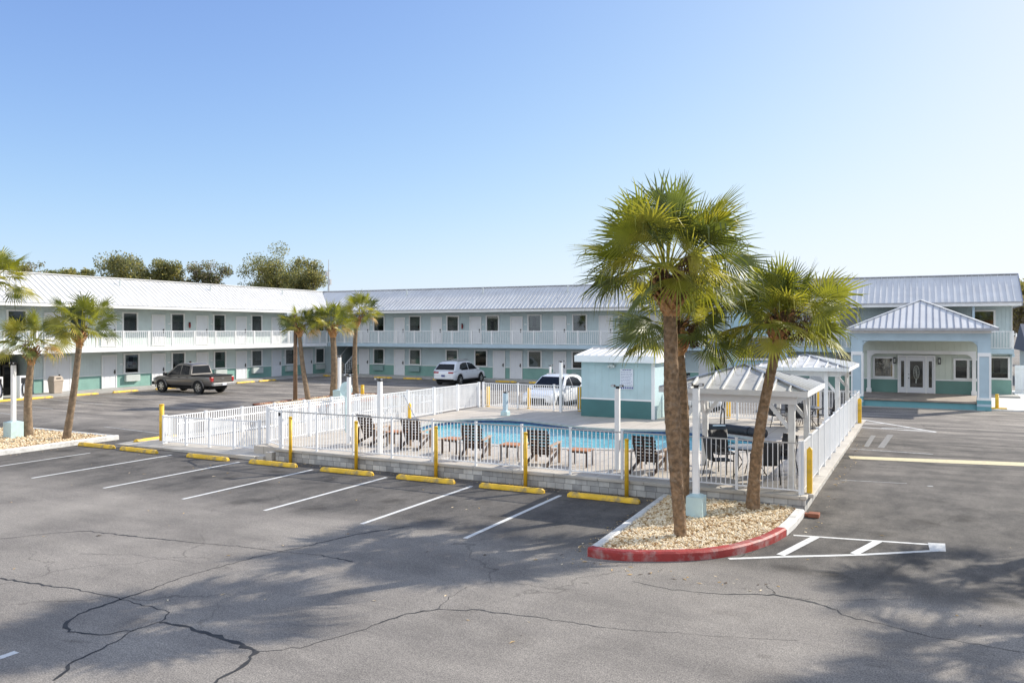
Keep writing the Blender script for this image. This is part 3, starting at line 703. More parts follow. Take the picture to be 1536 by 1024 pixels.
# ---------------------------------------------------------------- wheel stops, bollards
def wheel_stop():
    t = thing('wheel_stop', 'x', 'wheel stop')
    m = MB(); L_ = 1.75
    pr = [(-.075, 0), (.075, 0), (.07, .05), (.045, .115), (-.045, .115), (-.07, .05)]
    st = [(-L_/2, .55, .0), (-L_/2+.06, 1, 1), (L_/2-.06, 1, 1), (L_/2, .55, .0)]
    vs = []
    for i, (x, s_, q) in enumerate(st):
        for yy, zz_ in pr: vs.append((x, yy*(1 if q else .9), zz_*(1 if q else .62)))
    fs = [(i*6+j, i*6+(j+1) % 6, (i+1)*6+(j+1) % 6, (i+1)*6+j) for i in range(3) for j in range(6)]+[tuple(range(6))[::-1], tuple(range(18, 24))]
    m.add(vs, fs); m.build('concrete_bar', 'yellow', t, local=True, bevel=.01)
    for s_ in (-.55, .55):
        q = MB(); q.cyl((s_, 0, .112), .014, .008, 8); q.build('pin', 'bronze', t, local=True)
    return t
ws = wheel_stop(); first = True
G1 = 'yellow wheel stops along the front of the pool wall'
names = ['nearest the red kerbed island', 'second from the red kerbed island', 'third from the red kerbed island', 'fourth from the red kerbed island', 'in front of the gate end of the block wall', 'below the access ramp', 'near the left island, second from the row end', 'at the tip of the left island kerb']
for i, x in enumerate([-6.6, -8.98, -11.5, -14.03, -16.76, -19.35, -22.45, -24.6]):
    place(ws, first, (x, 17.3+random.uniform(-.03, .03), .002), rad(random.uniform(-1.2, 1.2)), 'yellow front row wheel stop '+names[i], G1); first = False
for y, nm in ((26.2, 'by the white charging posts'), (27.9, 'in front of the dark breezeway'), (30.75, 'in front of the beige bin and utility door'), (33.5, 'left of the pickup truck'), (36.6, 'under the nose of the pickup truck'), (40.4, 'just behind the pickup truck bed'), (43.5, 'right of the pickup truck'), (45.7, 'last in the sun before the corner'), (24.0, 'outside the left picture edge')):
    place(ws, False, (-44.75, y, .002), PI/2+rad(random.uniform(-1, 1)), 'yellow left wing wheel stop '+nm, 'yellow wheel stops along the left wing')
for x, nm in ((-45.6, 'in the corner by the stairs'), (-36.3, 'left of the white SUV'), (-27.9, 'right of the white SUV in front of two doors'), (-25.1, 'left of the second white SUV roof'), (-22.4, 'behind the second white SUV'), (-39.2, 'behind the farthest strip palm'), (-33.5, 'just left of the white SUV tail')):
    place(ws, False, (x, 52.85, .002), rad(random.uniform(-1, 1)), 'shaded yellow back wing wheel stop '+nm, 'yellow wheel stops along the back wing')
for (x, y), s_ in (((-24.3, 19.4), 'poking out beside the yellow post at the ramp'), ((-23.55, 21.9), 'seen through the outer ramp fence, nearer one'), ((-23.5, 25.0), 'seen through the outer ramp fence, farther one')):
    place(ws, False, (x, y, .002), PI/2, 'yellow wheel stop '+s_, 'yellow wheel stops along the ramp fence')

def bollard(label, loc, h, w_=.11, cat='bollard', base=False, square=True):
    t = thing('bollard', label, cat, loc, group='yellow bollards')
    m = MB()
    if square:
        m.box(-w_/2, w_/2, -w_/2, w_/2, 0, h-.05); m.build('post', 'yellow_post', t, local=True, bevel=.01)
        m = MB(); m.add([(-w_/2, -w_/2, h-.05), (w_/2, -w_/2, h-.05), (w_/2, w_/2, h-.05), (-w_/2, w_/2, h-.05), (0, 0, h+.01)], [(0, 1, 4), (1, 2, 4), (2, 3, 4), (3, 0, 4)]); m.build('cap', 'yellow_post', t, local=True)
    else:
        m.cyl((0, 0, 0), w_/2, h-.04, 14); m.build('post', 'yellow_post', t, smooth=True, local=True)
        m = MB(); m.tube([(0, 0, h-.04), (0, 0, h-.01), (0, 0, h)], [w_/2+.008, w_/2, w_/4], 14); m.build('cap', 'yellow_post', t, smooth=True, local=True)
    if base:
        m = MB(); m.box(-.42, .42, -.14, .14, 0, .12); m.build('base', 'yellow', t, local=True, bevel=.02)
    return t
for i, (x, nm) in enumerate(((-16.62, 'at the gate end'), (-14.2, 'in front of the leftmost pool chair'), (-11.55, 'beside the third pool chair'), (-8.9, 'in front of the fourth pool chair'), (-6.25, 'left of the big palm'))):
    bollard('slim yellow post against the front block wall '+nm, (x, 17.9, 0), 1.36, .10, square=False)
bollard('yellow post on the wall cap at the right front corner of the fence', (-2.26, 18.42, D+.01), 1.0, .11)
bollard('yellow post at the far end of the right fence near the porch', (-2.27, 33.2, D+.01), .95, .13)
bollard('yellow post at the outer corner of the ramp fence', (-23.75, 19.2, 0), 1.32, .16, square=False)
bollard('yellow bollard on a yellow base by the right porch column', (3.05, 45.6, .0), .78, .16, base=True, square=False)
bollard('yellow post outside the back fence, nearest the left corner', (-18.1, 32.5, .0), 1.3, .14)
bollard('yellow post outside the back fence in front of the parked white SUV', (-16.0, 32.5, .0), 1.3, .12)
bollard('leaning yellow post at the pump hut end of the back fence', (-13.5, 32.5, .0), 1.45, .15)
bollard('yellow post outside the back fence between hut and gazebo', (-7.1, 32.7, .0), 1.4, .15)
bollard('yellow post behind the near gazebo seen past its right post', (-3.9, 34.8, .0), 1.4, .15)
bollard('short yellow post wrapped beside the third palm of the brick edged strip', (-28.9, 37.0, .0), .75, .2, square=False)
bollard('short yellow post near the left deck fence', (-18.0, 26.0, D), .7, .1)

# ---------------------------------------------------------------- lamp posts
def lamp(label, loc, h, base=None, w_=.14, heads=2, rz=0, pole='white', group='white floodlight posts round the pool', cat='lamp post'):
    t = thing('lamp_post', label, cat, loc, rz, group)
    m = MB(); z0 = 0
    if base:
        bw, bh = base; b = MB(); b.prism([(-bw/2, -bw/2), (bw/2, -bw/2), (bw/2, bw/2), (-bw/2, bw/2)], 0, bh-.05)
        b.add([(-bw/2, -bw/2, bh-.05), (bw/2, -bw/2, bh-.05), (bw/2, bw/2, bh-.05), (-bw/2, bw/2, bh-.05), (-w_/2, -w_/2, bh), (w_/2, -w_/2, bh), (w_/2, w_/2, bh), (-w_/2, w_/2, bh)], [(0, 1, 5, 4), (1, 2, 6, 5), (2, 3, 7, 6), (3, 0, 4, 7)])
        b.build('base', 'teal_box', t, local=True, bevel=.012); z0 = bh-.01
    m.box(-w_/2, w_/2, -w_/2, w_/2, z0, h-.12); m.build('post', pole, t, local=True, bevel=.008)
    br = MB(); br.cyl((0, 0, h-.12), w_*.38, .05, 10); br.tube([(-.11, 0, h-.07), (.11, 0, h-.07)], .014, 8); br.build('bracket', 'bronze', t, local=True)
    for s_ in ((-1, 1) if heads == 2 else (1,)):
        hb = MB(); hb.box(s_*.11-.045, s_*.11+.045, -.07, .04, h-.075, h-.02); hb.mat(1).quad((s_*.11-.035, -.072, h-.07), (s_*.11+.035, -.072, h-.07), (s_*.11+.035, -.072, h-.025), (s_*.11-.035, -.072, h-.025))
        hb.build('floodlight', ['bronze', 'lens'], t, local=True, bevel=.006)
    return t
lamp('white lamp post with pale teal box base beside the tallest palm', (-4.17, 16.2, .06), 2.78, (.34, .52), .125)
lamp('white lamp post with a pale teal box base in the left island', (-28.75, 17.05, .08), 2.7, (.46, .62), .13)
lamp('white lamp post partly behind the second palm of the brick edged strip', (-27.6, 33.4, .08), 2.5, (.5, .7), .14)
lamp('white deck lamp post between the two leftmost pool chairs', (-13.9, 18.6, D), 2.2, None, .115)
lamp('white deck lamp post standing left of the first pool chair', (-16.07, 19.9, D), 2.2, None, .10)
lamp('white deck lamp post in front of the pump hut', (-7.0, 19.35, D), 2.18, None, .12)
lamp('white lamp post beside the back fence in front of the white SUV', (-14.05, 31.7, D), 2.27, None, .115, 1)
lamp('short pale blue post with a flared foot at the back of the pool', (-15.56, 29.42, D), 1.05, (.30, .22), .16, 1, pole='teal_trim')
lamp('thin white lamp post in the back lot left of the white SUV', (-18.6, 40.5, 0), 2.0, None, .1, 1, group=None)
lamp('white lamp post with twin lights in front of the far gazebo', (-3.05, 29.2, D), 2.35, None, .125)
t = thing('light_pole', 'tall brown wooden light pole with a white crosspiece beside the leaning palm', 'light pole', (-30.3, 33.0, 0))
m = MB(); m.tube([(0, 0, 0), (0, 0, 2.5), (.02, 0, 4.75)], [.12, .105, .09], 10); m.build('pole', 'wood_pole', t, smooth=True, local=True)
m = MB(); m.beam((-.55, 0, 4.78), (.55, 0, 4.78), .1, .12); m.build('crosspiece', 'white', t, local=True)
for s_ in (-1, 1):
    m = MB(); m.box(s_*.42-.14, s_*.42+.14, -.2, .1, 4.62, 4.72); m.build('floodlight', 'lens', t, local=True, bevel=.01)

# ---------------------------------------------------------------- motel wings
def door_proto():
    d = MB().box(-.46, .46, -.05, 0, 0, 2.06)
    for x0, x1 in ((-.36, -.05), (.05, .36)):
        for z0, z1 in ((.18, .75), (.9, 1.45), (1.6, 1.92)): d.box(x0, x1, -.062, -.05, z0, z1)
    o = d.build('door', 'white_door', None, bevel=.004, seg=1)
    fr = MB(); fr.box(-.54, -.463, -.075, -.004, 0, 2.14); fr.box(.463, .54, -.075, -.004, 0, 2.14); fr.box(-.463, .463, -.075, -.004, 2.063, 2.14); a_ = fr.build('door_frame', 'white', o, local=True)
    h = MB(); h.box(.34, .42, -.085, -.05, .92, 1.16); h.box(.28, .42, -.11, -.085, .99, 1.03); h.cyl((.38, -.07, .88), .02, .03, 8); b_ = h.build('handle', 'bronze', o, local=True)
    return o
def window_proto(kind, ac):
    W_, H_ = .60, 1.2
    fr = MB(); b = .105
    fr.box(-W_, -W_+b, -.07, -.004, 0, H_+.05); fr.box(W_-b, W_, -.07, -.004, 0, H_+.05); fr.box(-W_+b, W_-b, -.07, -.004, H_-.04, H_+.05); fr.box(-W_-.02, W_+.02, -.09, -.004, -.09, -.001)
    o = fr.build('window', 'white', None)
    p_ = MB().box(-W_+b, W_-b, -.018, -.014, 0, H_-.04); p_.build('glass_pane', 'glass', o, local=True)
    bl = MB(); zt = {0: .42, 1: .62, 2: .0, 3: .86, 4: .25}[kind]
    bl.mat(0).box(-W_+b, W_-b, -.0075, -.003, 0, zt+.001) if zt else None
    bl.mat(1).box(-W_+b, W_-b, -.0085, -.0035, zt+.002, H_-.04)
    if kind == 4: bl.mat(0).box(-.2, .12, -.0115, -.009, .3, 1.05)
    bl.build('blind', ['room', 'curtain' if kind in (2, 4) else 'blind'], o, local=True)
    if ac:
        m = MB(); m.box(-.52, .52, -.22, -.004, -.58, -.16)
        for k in range(6): m.box(-.46, .46, -.228, -.22, -.53+k*.06, -.505+k*.06)
        m.build('air_conditioner', ac, o, local=True)
    return o
protos = {}
def put(kind, key, parent, loc, rz):
    if key not in protos:
        protos[key] = door_proto() if kind == 'door' else window_proto(key[1], key[2]); o = protos[key]
    else: o = copy_tree(protos[key], None)
    o.parent = parent; o.location = Vector(loc)-wloc(parent); o.rotation_euler = (0, 0, rz)
    return o

def rail_segment(t, p0, p1, zb, h, pitch=.15, wide_every=1, posts=True, name='balcony_railing'):
    p0 = Vector(p0); p1 = Vector(p1); L_ = (p1-p0).length; d = (p1-p0)/L_; m = MB()
    m.beam((p0.x, p0.y, zb+h), (p1.x, p1.y, zb+h), .05, .045); m.beam((p0.x, p0.y, zb+.08), (p1.x, p1.y, zb+.08), .035, .035)
    k = round(L_/pitch)
    for j in range(1, k):
        q = p0+d*L_*j/k; w2 = .015
        c4 = [(q.x-w2, q.y-w2), (q.x+w2, q.y-w2), (q.x+w2, q.y+w2), (q.x-w2, q.y+w2)]
        m.add([(c[0], c[1], zb+.09) for c in c4]+[(c[0], c[1], zb+h-.02) for c in c4], [(0, 1, 5, 4), (1, 2, 6, 5), (2, 3, 7, 6), (3, 0, 4, 7)])
    m.build(name, 'picket', t)
    if posts:
        m = MB(); m.box(p1.x-.045, p1.x+.045, p1.y-.045, p1.y+.045, zb, zb+h+.04); m.build('railing_post', 'white', t)

ZS0, ZS1 = 2.57, 2.82    # balcony slab
ZE0, ZE1 = 5.30, 5.47    # eave fascia
def ribs_plane(mb, e0, e1, r0, r1, pitch, hgt=.036, wd=.036):
    """standing seams on the plane whose eave runs e0-e1 and ridge r0-r1"""
    e0, e1, r0, r1 = map(Vector, (e0, e1, r0, r1)); L_ = (e1-e0).length; n = int(L_/pitch)
    nrm = (e1-e0).cross(r0-e0).normalized()
    if nrm.z < 0: nrm = -nrm
    for i in range(n+1):
        s_ = i/n; a_ = e0+(e1-e0)*s_; b_ = r0+(r1-r0)*s_
        if (b_-a_).length < .05: continue
        mb.beam(a_+nrm*hgt/2, b_+nrm*hgt/2, wd, hgt, nrm)

# left wing : facade X=-47 facing +X, from Y=21 to Y=54.9
LW = thing('motel_wing', 'left two storey motel wing, sunlit pale sage walls with white doors and white metal roof', 'motel wing', (-50, 38, 0))
XL = -47.; YB = 54.9
m = MB(); m.mat(0).box(-53.5, XL, 29.05, 61, .0, 5.4); m.box(-53.5, XL, 19, 27.1, 0, 5.4); m.box(-53.5, XL, 27.1, 29.05, 2.5, 5.4); m.box(-53.5, -49.5, 27.1, 29.05, 0, 2.5)
m.build('wall', ['siding'], LW)
m = MB(); m.box(XL, XL+.012, 29.05, YB-.013, .15, .98); m.box(XL, XL+.012, 19, 27.1, .15, .98); m.build('dado', 'dado', LW)
m = MB(); m.box(XL, XL+.03, 29.05, YB-.03, .981, 1.04); m.build('trim_rail', 'white', LW)
m = MB(); m.box(XL+.013, -45.35, 19, 53.2, .0, .15); m.build('walkway', 'walk', LW)
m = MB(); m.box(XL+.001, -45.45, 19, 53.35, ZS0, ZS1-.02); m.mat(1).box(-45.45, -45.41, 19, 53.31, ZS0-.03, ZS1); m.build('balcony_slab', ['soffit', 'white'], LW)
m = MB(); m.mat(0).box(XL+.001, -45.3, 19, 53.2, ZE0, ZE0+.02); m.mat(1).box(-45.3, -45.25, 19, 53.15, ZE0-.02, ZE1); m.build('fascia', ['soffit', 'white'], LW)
XR = -48.1; ZR = 7.33; YR = 56.0
m = MB()
m.mat(0).add([(-45.22, 19, ZE1), (-45.22, 53.14, ZE1), (XR, YR, ZR), (XR, 19, ZR), (-54.6, 19, ZR-.1), (-54.6, YR+4, ZR-.1), (XR, YR+4, ZR-.1)], [(0, 1, 2, 3), (3, 2, 6, 5, 4)])
m.add([(-53.6, 19, 5.4), (-54.6, 19, ZR-.1), (-54.6, 60, ZR-.1), (-53.6, 60, 5.4)], [(0, 1, 2, 3)])
m.add([(-45.22, 19, ZE1), (XR, 19, ZR), (-54.6, 19, ZR-.1), (-53.6, 19, 5.4)], [(0, 1, 2, 3)])
roofL = m.build('roof', ['roof'], LW)
m = MB(); ribs_plane(m, (-45.24, 19.2, ZE1), (-45.24, 53.0, ZE1), (XR, 19.2, ZR), (XR, 53.0, ZR), .36)
for k in range(9):
    s_ = (k+1)/10; y = 53.1+2.8*s_; a_ = Vector((-45.24-2.86*s_, y, ZE1+(ZR-ZE1)*s_)); m.beam(a_+Vector((.01, 0, .017)), Vector((XR+.01, y, ZR+.017)), .04, .035, (.55, 0, .83))
m.build('seam', 'roof', roofL)
m = MB(); m.beam((XR, 19, ZR+.03), (XR, YR, ZR+.03), .22, .06); m.build('ridge_cap', 'roof', roofL)
ci = 0
for i, y in enumerate([33.95, 37.7, 41.45, 45.2, 48.95, 52.7]): put('door', ('door',), LW, (XL+.013, y, .16), PI/2)
for i, y in enumerate([22.6, 26.35, 30.2, 33.95, 37.7, 41.45, 45.2, 48.95, 52.7]): put('door', ('door',), LW, (XL, y, ZS1), PI/2)
for i, y in enumerate([35.6, 39.35, 43.1, 46.8, 50.5, 54.2]): put('window', ('win', (4, 1, 2, 0, 3, 1)[i], 'ac'), LW, (XL+.013, y, 1.10), PI/2)
for i, y in enumerate([24.3, 28.05, 31.8, 35.5, 39.3, 43.05, 46.8, 50.55, 54.2]): put('window', ('win', (0, 1, 4, 3, 1, 0, 3, 1, 0)[i], None), LW, (XL, y, 3.84), PI/2)
y = 19.
i = 0
while y < 53.2:
    y2 = min(y+1.86, 53.36); rail_segment(LW, (-45.47, y), (-45.47, y2), ZS1-.015, 1.02); y = y2
# double utility door and side door
m = MB(); m.box(XL+.013, XL+.06, 29.75, 30.5, .16, 2.2); m.box(XL+.013, XL+.06, 30.51, 31.25, .16, 2.2); m.mat(1).box(XL+.06, XL+.10, 30.55, 30.62, 1.0, 1.2); m.build('utility_door', ['white_door', 'bronze'], LW)
m = MB(); m.box(XL+.013, XL+.07, 29.62, 29.74, .16, 2.3); m.box(XL+.013, XL+.07, 31.26, 31.38, .16, 2.3); m.box(XL+.013, XL+.07, 29.74, 31.26, 2.21, 2.3); m.build('door_frame', 'white', LW)
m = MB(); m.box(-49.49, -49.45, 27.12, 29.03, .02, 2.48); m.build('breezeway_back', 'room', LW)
m = MB(); m.box(XL+.013, XL+.05, 31.6, 31.85, 1.45, 1.8); m.mat(1).box(XL+.05, XL+.055, 31.66, 31.79, 1.5, 1.75); m.build('notice_sign', ['dark', 'sign'], LW)
for y in (34.85, 38.6, 42.35, 46.1, 49.85):
    for z in (1.62, 4.3): m = MB(); m.box(XL, XL+.02, y-.1, y+.1, z, z+.08); m.build('number_plate', 'white', LW)

# back wing : facade Y=54.9 facing -Y, from X=-47 to X=4.4
BW = thing('motel_wing', 'long back motel wing in shade, blue green walls with white doors, balcony and seamed roof', 'motel wing', (-20, 58, 0))
XE = 4.4
m = MB(); m.box(-46.98, -45.7, YB, 62, 0, 5.4); m.box(-43.45, XE, YB, 62, 0, 5.4); m.box(-45.7, -43.45, YB, 62, 2.5, 5.4); m.box(-45.7, -43.45, 60, 62, 0, 2.5)
m.build('wall', 'siding_up', BW)
m = MB(); m.box(-43.45, XE-.0, YB-.012, YB, .15, .98); m.build('dado', 'dado', BW)
m = MB(); m.box(-43.45, XE, YB-.03, YB-.0125, .981, 1.04); m.build('trim_rail', 'white', BW)
m = MB(); m.box(-47, XE+.3, 53.25, YB-.013, 0, .15); m.build('walkway', 'walk', BW)
m = MB(); m.box(-45.44, -11.66, 53.44, YB-.001, ZS0, ZS1-.02); m.box(-7.9, XE, 53.44, YB-.001, ZS0, ZS1-.02)
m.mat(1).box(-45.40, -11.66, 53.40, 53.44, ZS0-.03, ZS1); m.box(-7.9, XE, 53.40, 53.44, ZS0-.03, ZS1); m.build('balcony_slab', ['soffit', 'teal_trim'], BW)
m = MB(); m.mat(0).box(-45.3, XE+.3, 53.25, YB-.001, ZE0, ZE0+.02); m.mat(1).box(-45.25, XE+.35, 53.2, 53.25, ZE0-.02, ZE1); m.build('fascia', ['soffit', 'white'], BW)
m = MB(); e = XE+.38
m.add([(-45.22, 53.16, ZE1), (e, 53.16, ZE1), (e, 56, ZR-.12), (XR, YR, ZR), (XR, 64, ZR-.1), (e, 64, ZR-.22)], [(0, 1, 2, 3), (3, 2, 5, 4)])
m.add([(e, 53.16, ZE1), (e, 64, ZE1), (e, 64, ZR-.22), (e, 56, ZR-.12)], [(0, 1, 2, 3)])
roofB = m.build('roof', 'roof', BW)
m = MB(); x0 = -45.2
n_ = 49
ribs_plane(m, (-45.0, 53.18, ZE1), (e-.02, 53.18, ZE1), (-45.0, 56, ZR), (e-.02, 56, ZR-.12), .33)
m.build('seam', 'seam_white', roofB)
m = MB(); m.beam((XR, YR, ZR+.03), (e, YR, ZR-.09), .2, .06); m.mat(0).beam((e+.02, 53.16, ZE1-.02), (e+.02, 56, ZR-.12), .05, .12); m.box(e, e+.04, 53.2, 64, ZE1-.2, ZE1); m.build('ridge_cap', 'roof_trim', roofB)
m = MB(); m.beam((-45.2, 53.14, ZE1+.03), (e, 53.14, ZE1+.03), .07, .05); m.build('drip_edge', 'roof_trim', roofB)
lowd = [-42.65, -39.0, -29.57, -28.07, -24.4, -20.75, -17.1, -13.4]
for x in lowd: put('door', ('door',), BW, (x, YB-.013, .16), 0)
for i in range(11):
    x = -42.65+3.65*i
    if x < -12.5: put('door', ('door',), BW, (x, YB, ZS1), 0)
for i, x in enumerate([-41.1, -37.43, -33.87, -31.2, -26.48, -22.84, -19.2, -15.5]):
    put('window', ('win', (2, 2, 3, 3, 2, 3, 0, 1)[i], 'ac_teal' if i in (0, 1, 5) else None), BW, (x, YB-.013, 1.10), 0)
for i, x in enumerate([-41.1, -37.45, -33.8, -30.15, -26.5, -22.8, -19.2, -15.5]): put('window', ('win', (0, 0, 0, 3, 4, 1, 1, 0)[i], None), BW, (x, YB, 3.84), 0)
put('window', ('win', 0, None), BW, (-12.4, YB-.013, 1.10), 0)
def run_rail(xa, xb, step=1.8):
    n_ = round((xb-xa)/step)
    for i in range(n_): rail_segment(BW, (xa+(xb-xa)*i/n_, 53.46), (xa+(xb-xa)*(i+1)/n_, 53.46), ZS1-.015, 1.02)
run_rail(-45.4, -11.7); run_rail(-7.9, XE-.05)
rail_segment(BW, (XE-.05, 53.5), (XE-.05, YB-.02), ZS1-.015, 1.02, posts=False)
# projecting bay with the big window
m = MB(); m.box(-11.63, -7.93, 53.42, YB-.001, 0, 5.29); m.build('bay_wall', mat('bay_blue_paint', (.36, .53, .60, 1), .6, var=.05, scale=1.2), BW)
m = MB(); m.box(-11.68, -11.45, 53.38, 53.42, 0, 5.28); m.build('corner_trim', 'teal_trim', BW)
m = MB(); m.box(-8.1, -7.88, 53.38, 53.42, 0, 5.28); m.build('corner_trim', 'teal_trim', BW)
bwn = MB()
bwn.box(-11.1, -10.97, 53.33, 53.418, 1.95, 3.5); bwn.box(-8.7, -8.57, 53.33, 53.418, 1.95, 3.5); bwn.box(-10.97, -8.7, 53.33, 53.418, 3.38, 3.5); bwn.box(-10.97, -8.7, 53.33, 53.418, 1.95, 2.08)
bw_o = bwn.build('window', 'white', BW)
m = MB(); m.box(-10.97, -8.7, 53.36, 53.365, 2.08, 3.38); m.build('glass_pane', 'glass', bw_o)
m = MB(); m.mat(0).box(-10.97, -8.7, 53.40, 53.417, 2.08, 3.38); m.mat(1).box(-10.97, -8.7, 53.385, 53.395, 2.95, 3.38); m.box(-10.9, -8.8, 53.388, 53.398, 2.08, 2.85); m.build('blind', ['room', 'curtain'], bw_o)
bw2 = MB(); bw2.box(-10.2, -10.1, 53.33, 53.418, 3.95, 5.1); bw2.box(-8.9, -8.8, 53.33, 53.418, 3.95, 5.1); bw2.box(-10.1, -8.9, 53.33, 53.418, 5.0, 5.1); bw2.box(-10.1, -8.9, 53.33, 53.418, 3.95, 4.05)
o2 = bw2.build('window', 'white', BW); m = MB(); m.box(-10.1, -8.9, 53.39, 53.417, 4.05, 5.0); m.build('glass_pane', 'car_glass', o2)
# upper wall right of bay, windows, right lower window
put('window', ('win', 1, None), BW, (3.0, YB, 3.84), 0); put('window', ('win', 4, None), BW, (3.72, YB-.013, 1.10), 0)
for x in (-6.6, -4.4): put('window', ('win', 1, None), BW, (x, YB, 3.84), 0)
put('door', ('door',), BW, (-5.5, YB, ZS1), 0); put('window', ('win', 1, None), BW, (-4.6, YB-.013, 1.10), 0); put('door', ('door',), BW, (-6.2, YB-.013, .16), 0)
m = MB(); m.box(2.35, 2.47, 53.45, 53.57, ZS1, ZE0); m.box(XE-.1, XE+.04, 53.5, YB+.0, ZS0-.2, ZS0-.03); m.build('balcony_post', 'teal_trim', BW)
m = MB(); m.box(XE, XE+.04, YB-.05, YB+.1, 0, 5.28); m.build('corner_trim', 'white', BW)
# stairs in the corner opening
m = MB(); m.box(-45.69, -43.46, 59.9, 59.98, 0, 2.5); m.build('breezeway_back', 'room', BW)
m = MB()
for k in range(13): m.box(-44.9+.0, -43.7, 53.9+k*.26, 54.18+k*.26, .15+k*.19, .2+k*.19)
m.build('stair_treads', 'walk', BW)
m = MB(); m.beam((-44.95, 53.6, 1.0), (-44.95, 56.8, 3.4), .05, .05); m.beam((-43.65, 53.6, 1.0), (-43.65, 56.8, 3.4), .05, .05); m.beam((-44.95, 53.6, .15), (-44.95, 53.6, 1.02), .05); m.beam((-43.65, 53.6, .15), (-43.65, 53.6, 1.02), .05)
for k in range(12):
    m.beam((-43.65, 53.9+k*.26, .3+k*.19), (-43.65, 53.9+k*.26, 1.2+k*.19), .02)
m.build('stair_rail', 'picket', BW)
m = MB(); m.box(-45.72, -45.60, YB-.05, YB+.04, .15, 2.56); m.box(-43.55, -43.43, YB-.05, YB+.04, .15, 2.56); m.build('opening_frame', 'white', BW)
for x in (-41.9, -38.2, -34.6, -31, -27.3, -23.7, -20, -16.3):
    m = MB(); m.box(x-.1, x+.1, YB-.02, YB, 4.3, 4.38); m.build('number_plate', 'white', BW)

# lobby and porch
LB = thing('entrance_lobby', 'motel lobby porch with white hip metal roof, blue grey columns and glazed white double doors', 'lobby', (-.3, 50, 0))
YW = 50.
m = MB(); m.box(-3.3, 2.62, YW, YB-.03, 0, 3.32); m.build('wall', 'siding_lobby', LB)
m = MB(); m.box(-3.3, 2.62, YW-.012, YW, .4, 1.12); m.build('dado', 'dado_lobby', LB)
m = MB(); m.box(-3.3, -1.47, YW-.035, YW-.0125, 1.121, 1.19); m.box(.45, 2.62, YW-.035, YW-.0125, 1.121, 1.19); m.build('trim_rail', 'white', LB)
m = MB(); m.mat(0).box(-3.4, 2.72, 45.0, YW-.013, .3, .40); m.mat(1).box(-3.4, 2.72, 45.03, YW-.013, 0, .3); m.mat(0).box(-3.4, 2.72, 44.9, 45.0, .34, .41)
m.build('porch_floor', ['board', 'teal_deep'], LB)
for xc in (-3.2, 2.47):
    c = MB(); c.box(xc-.27, xc+.27, 44.88, 45.42, .5, 3.36); o = c.build('column', 'teal_trim', LB)
    c = MB()
    for a_, b_ in ((-.275, -.205), (.205, .275)): c.box(xc+a_, xc+b_, 44.845, 44.879, .62, 2.72)
    c.box(xc-.205, xc+.205, 44.845, 44.879, 2.62, 2.72); c.box(xc-.30, xc+.30, 44.84, 45.45, .501, .62); c.box(xc-.275, xc+.275, 44.85, 44.879, 2.722, 2.80)
    c.box(xc+.271, xc+.30, 44.86, 44.93, .62, 2.72); c.box(xc+.271, xc+.30, 45.37, 45.44, .62, 2.72)
    c.build('panel_trim', 'white', o)
    c = MB(); c.mat(0).box(xc-.30, xc+.30, 44.84, 45.45, 0, .5); c.mat(1).box(xc-.305, xc+.305, 44.835, 45.455, .2, .32); c.build('column_base', ['teal_deep', 'teal_trim'], o)
m = MB(); m.box(-3.47, 2.74, 44.9, 45.35, 3.36, 3.74); m.box(-3.47, -3.02, 45.35, 53.1, 3.36, 3.74); m.box(2.29, 2.74, 45.35, 53.1, 3.36, 3.74)
# curved brackets
for sx, xc in ((1, -2.93), (-1, 2.20)):
    pts = [(xc, 3.36), (xc+sx*.35, 3.36)]+[(xc+sx*(.35-.35*math.sin(t_)), 3.36-.35*(1-math.cos(t_))) for t_ in (.35, .7, 1.05, 1.4, 1.57)]
    if sx < 0: pts = pts[::-1]
    m.prism(pts, 44.95, 45.3, 'y')
m.build('porch_beam', 'teal_trim', LB)
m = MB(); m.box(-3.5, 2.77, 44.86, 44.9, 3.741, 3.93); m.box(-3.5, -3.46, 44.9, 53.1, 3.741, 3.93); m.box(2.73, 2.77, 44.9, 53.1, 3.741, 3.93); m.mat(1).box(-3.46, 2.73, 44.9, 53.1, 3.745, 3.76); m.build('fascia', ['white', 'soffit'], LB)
xl, xr, yf, yb = -3.62, 3.02, 44.5, 53.1; ax, ay, az = -.3, 48.4, 5.5; ze = 3.97
m = MB(); m.add([(xl, yf, ze), (xr, yf, ze), (xr, yb, ze), (xl, yb, ze), (ax, ay, az), (ax, 54.9, az)], [(0, 1, 4), (1, 2, 5, 4), (3, 0, 4, 5), (3, 2, 1, 0)])
pr = m.build('roof', 'roof', LB)
m = MB()
def hipribs(mb, x0, x1, y0, ze_, apx, apy, apz, pitch, wd=.035, h_=.03, side='front'):
    n_ = int((x1-x0)/pitch)
    for i in range(1, n_):
        x = x0+(x1-x0)*i/n_
        s_ = (x-x0)/(apx-x0) if x < apx else (x1-x)/(x1-apx)
        nrm = Vector((0, -(apz-ze_), abs(apy-y0))).normalized() if apy > y0 else Vector((0, (apz-ze_), abs(apy-y0))).normalized()
        a_ = Vector((x, y0, ze_)); b_ = Vector((x, y0+(apy-y0)*s_, ze_+(apz-ze_)*s_))
        mb.beam(a_+nrm*h_/2, b_+nrm*h_/2, wd, h_, nrm)
hipribs(m, xl, xr, yf, ze, ax, ay, az, .3)
n_ = 26
for i in range(n_):
    y = yf+(yb-yf)*(i+.5)/n_; s_ = min(1, (y-yf)/(ay-yf)); m.beam((xr, y, ze+.015), (xr+(ax-xr)*s_, y, ze+(az-ze)*s_+.015), .035, .03); m.beam((xl, y, ze+.015), (xl+(ax-xl)*s_, y, ze+(az-ze)*s_+.015), .035, .03)
m.build('seam', 'roof_trim', pr)
m = MB()
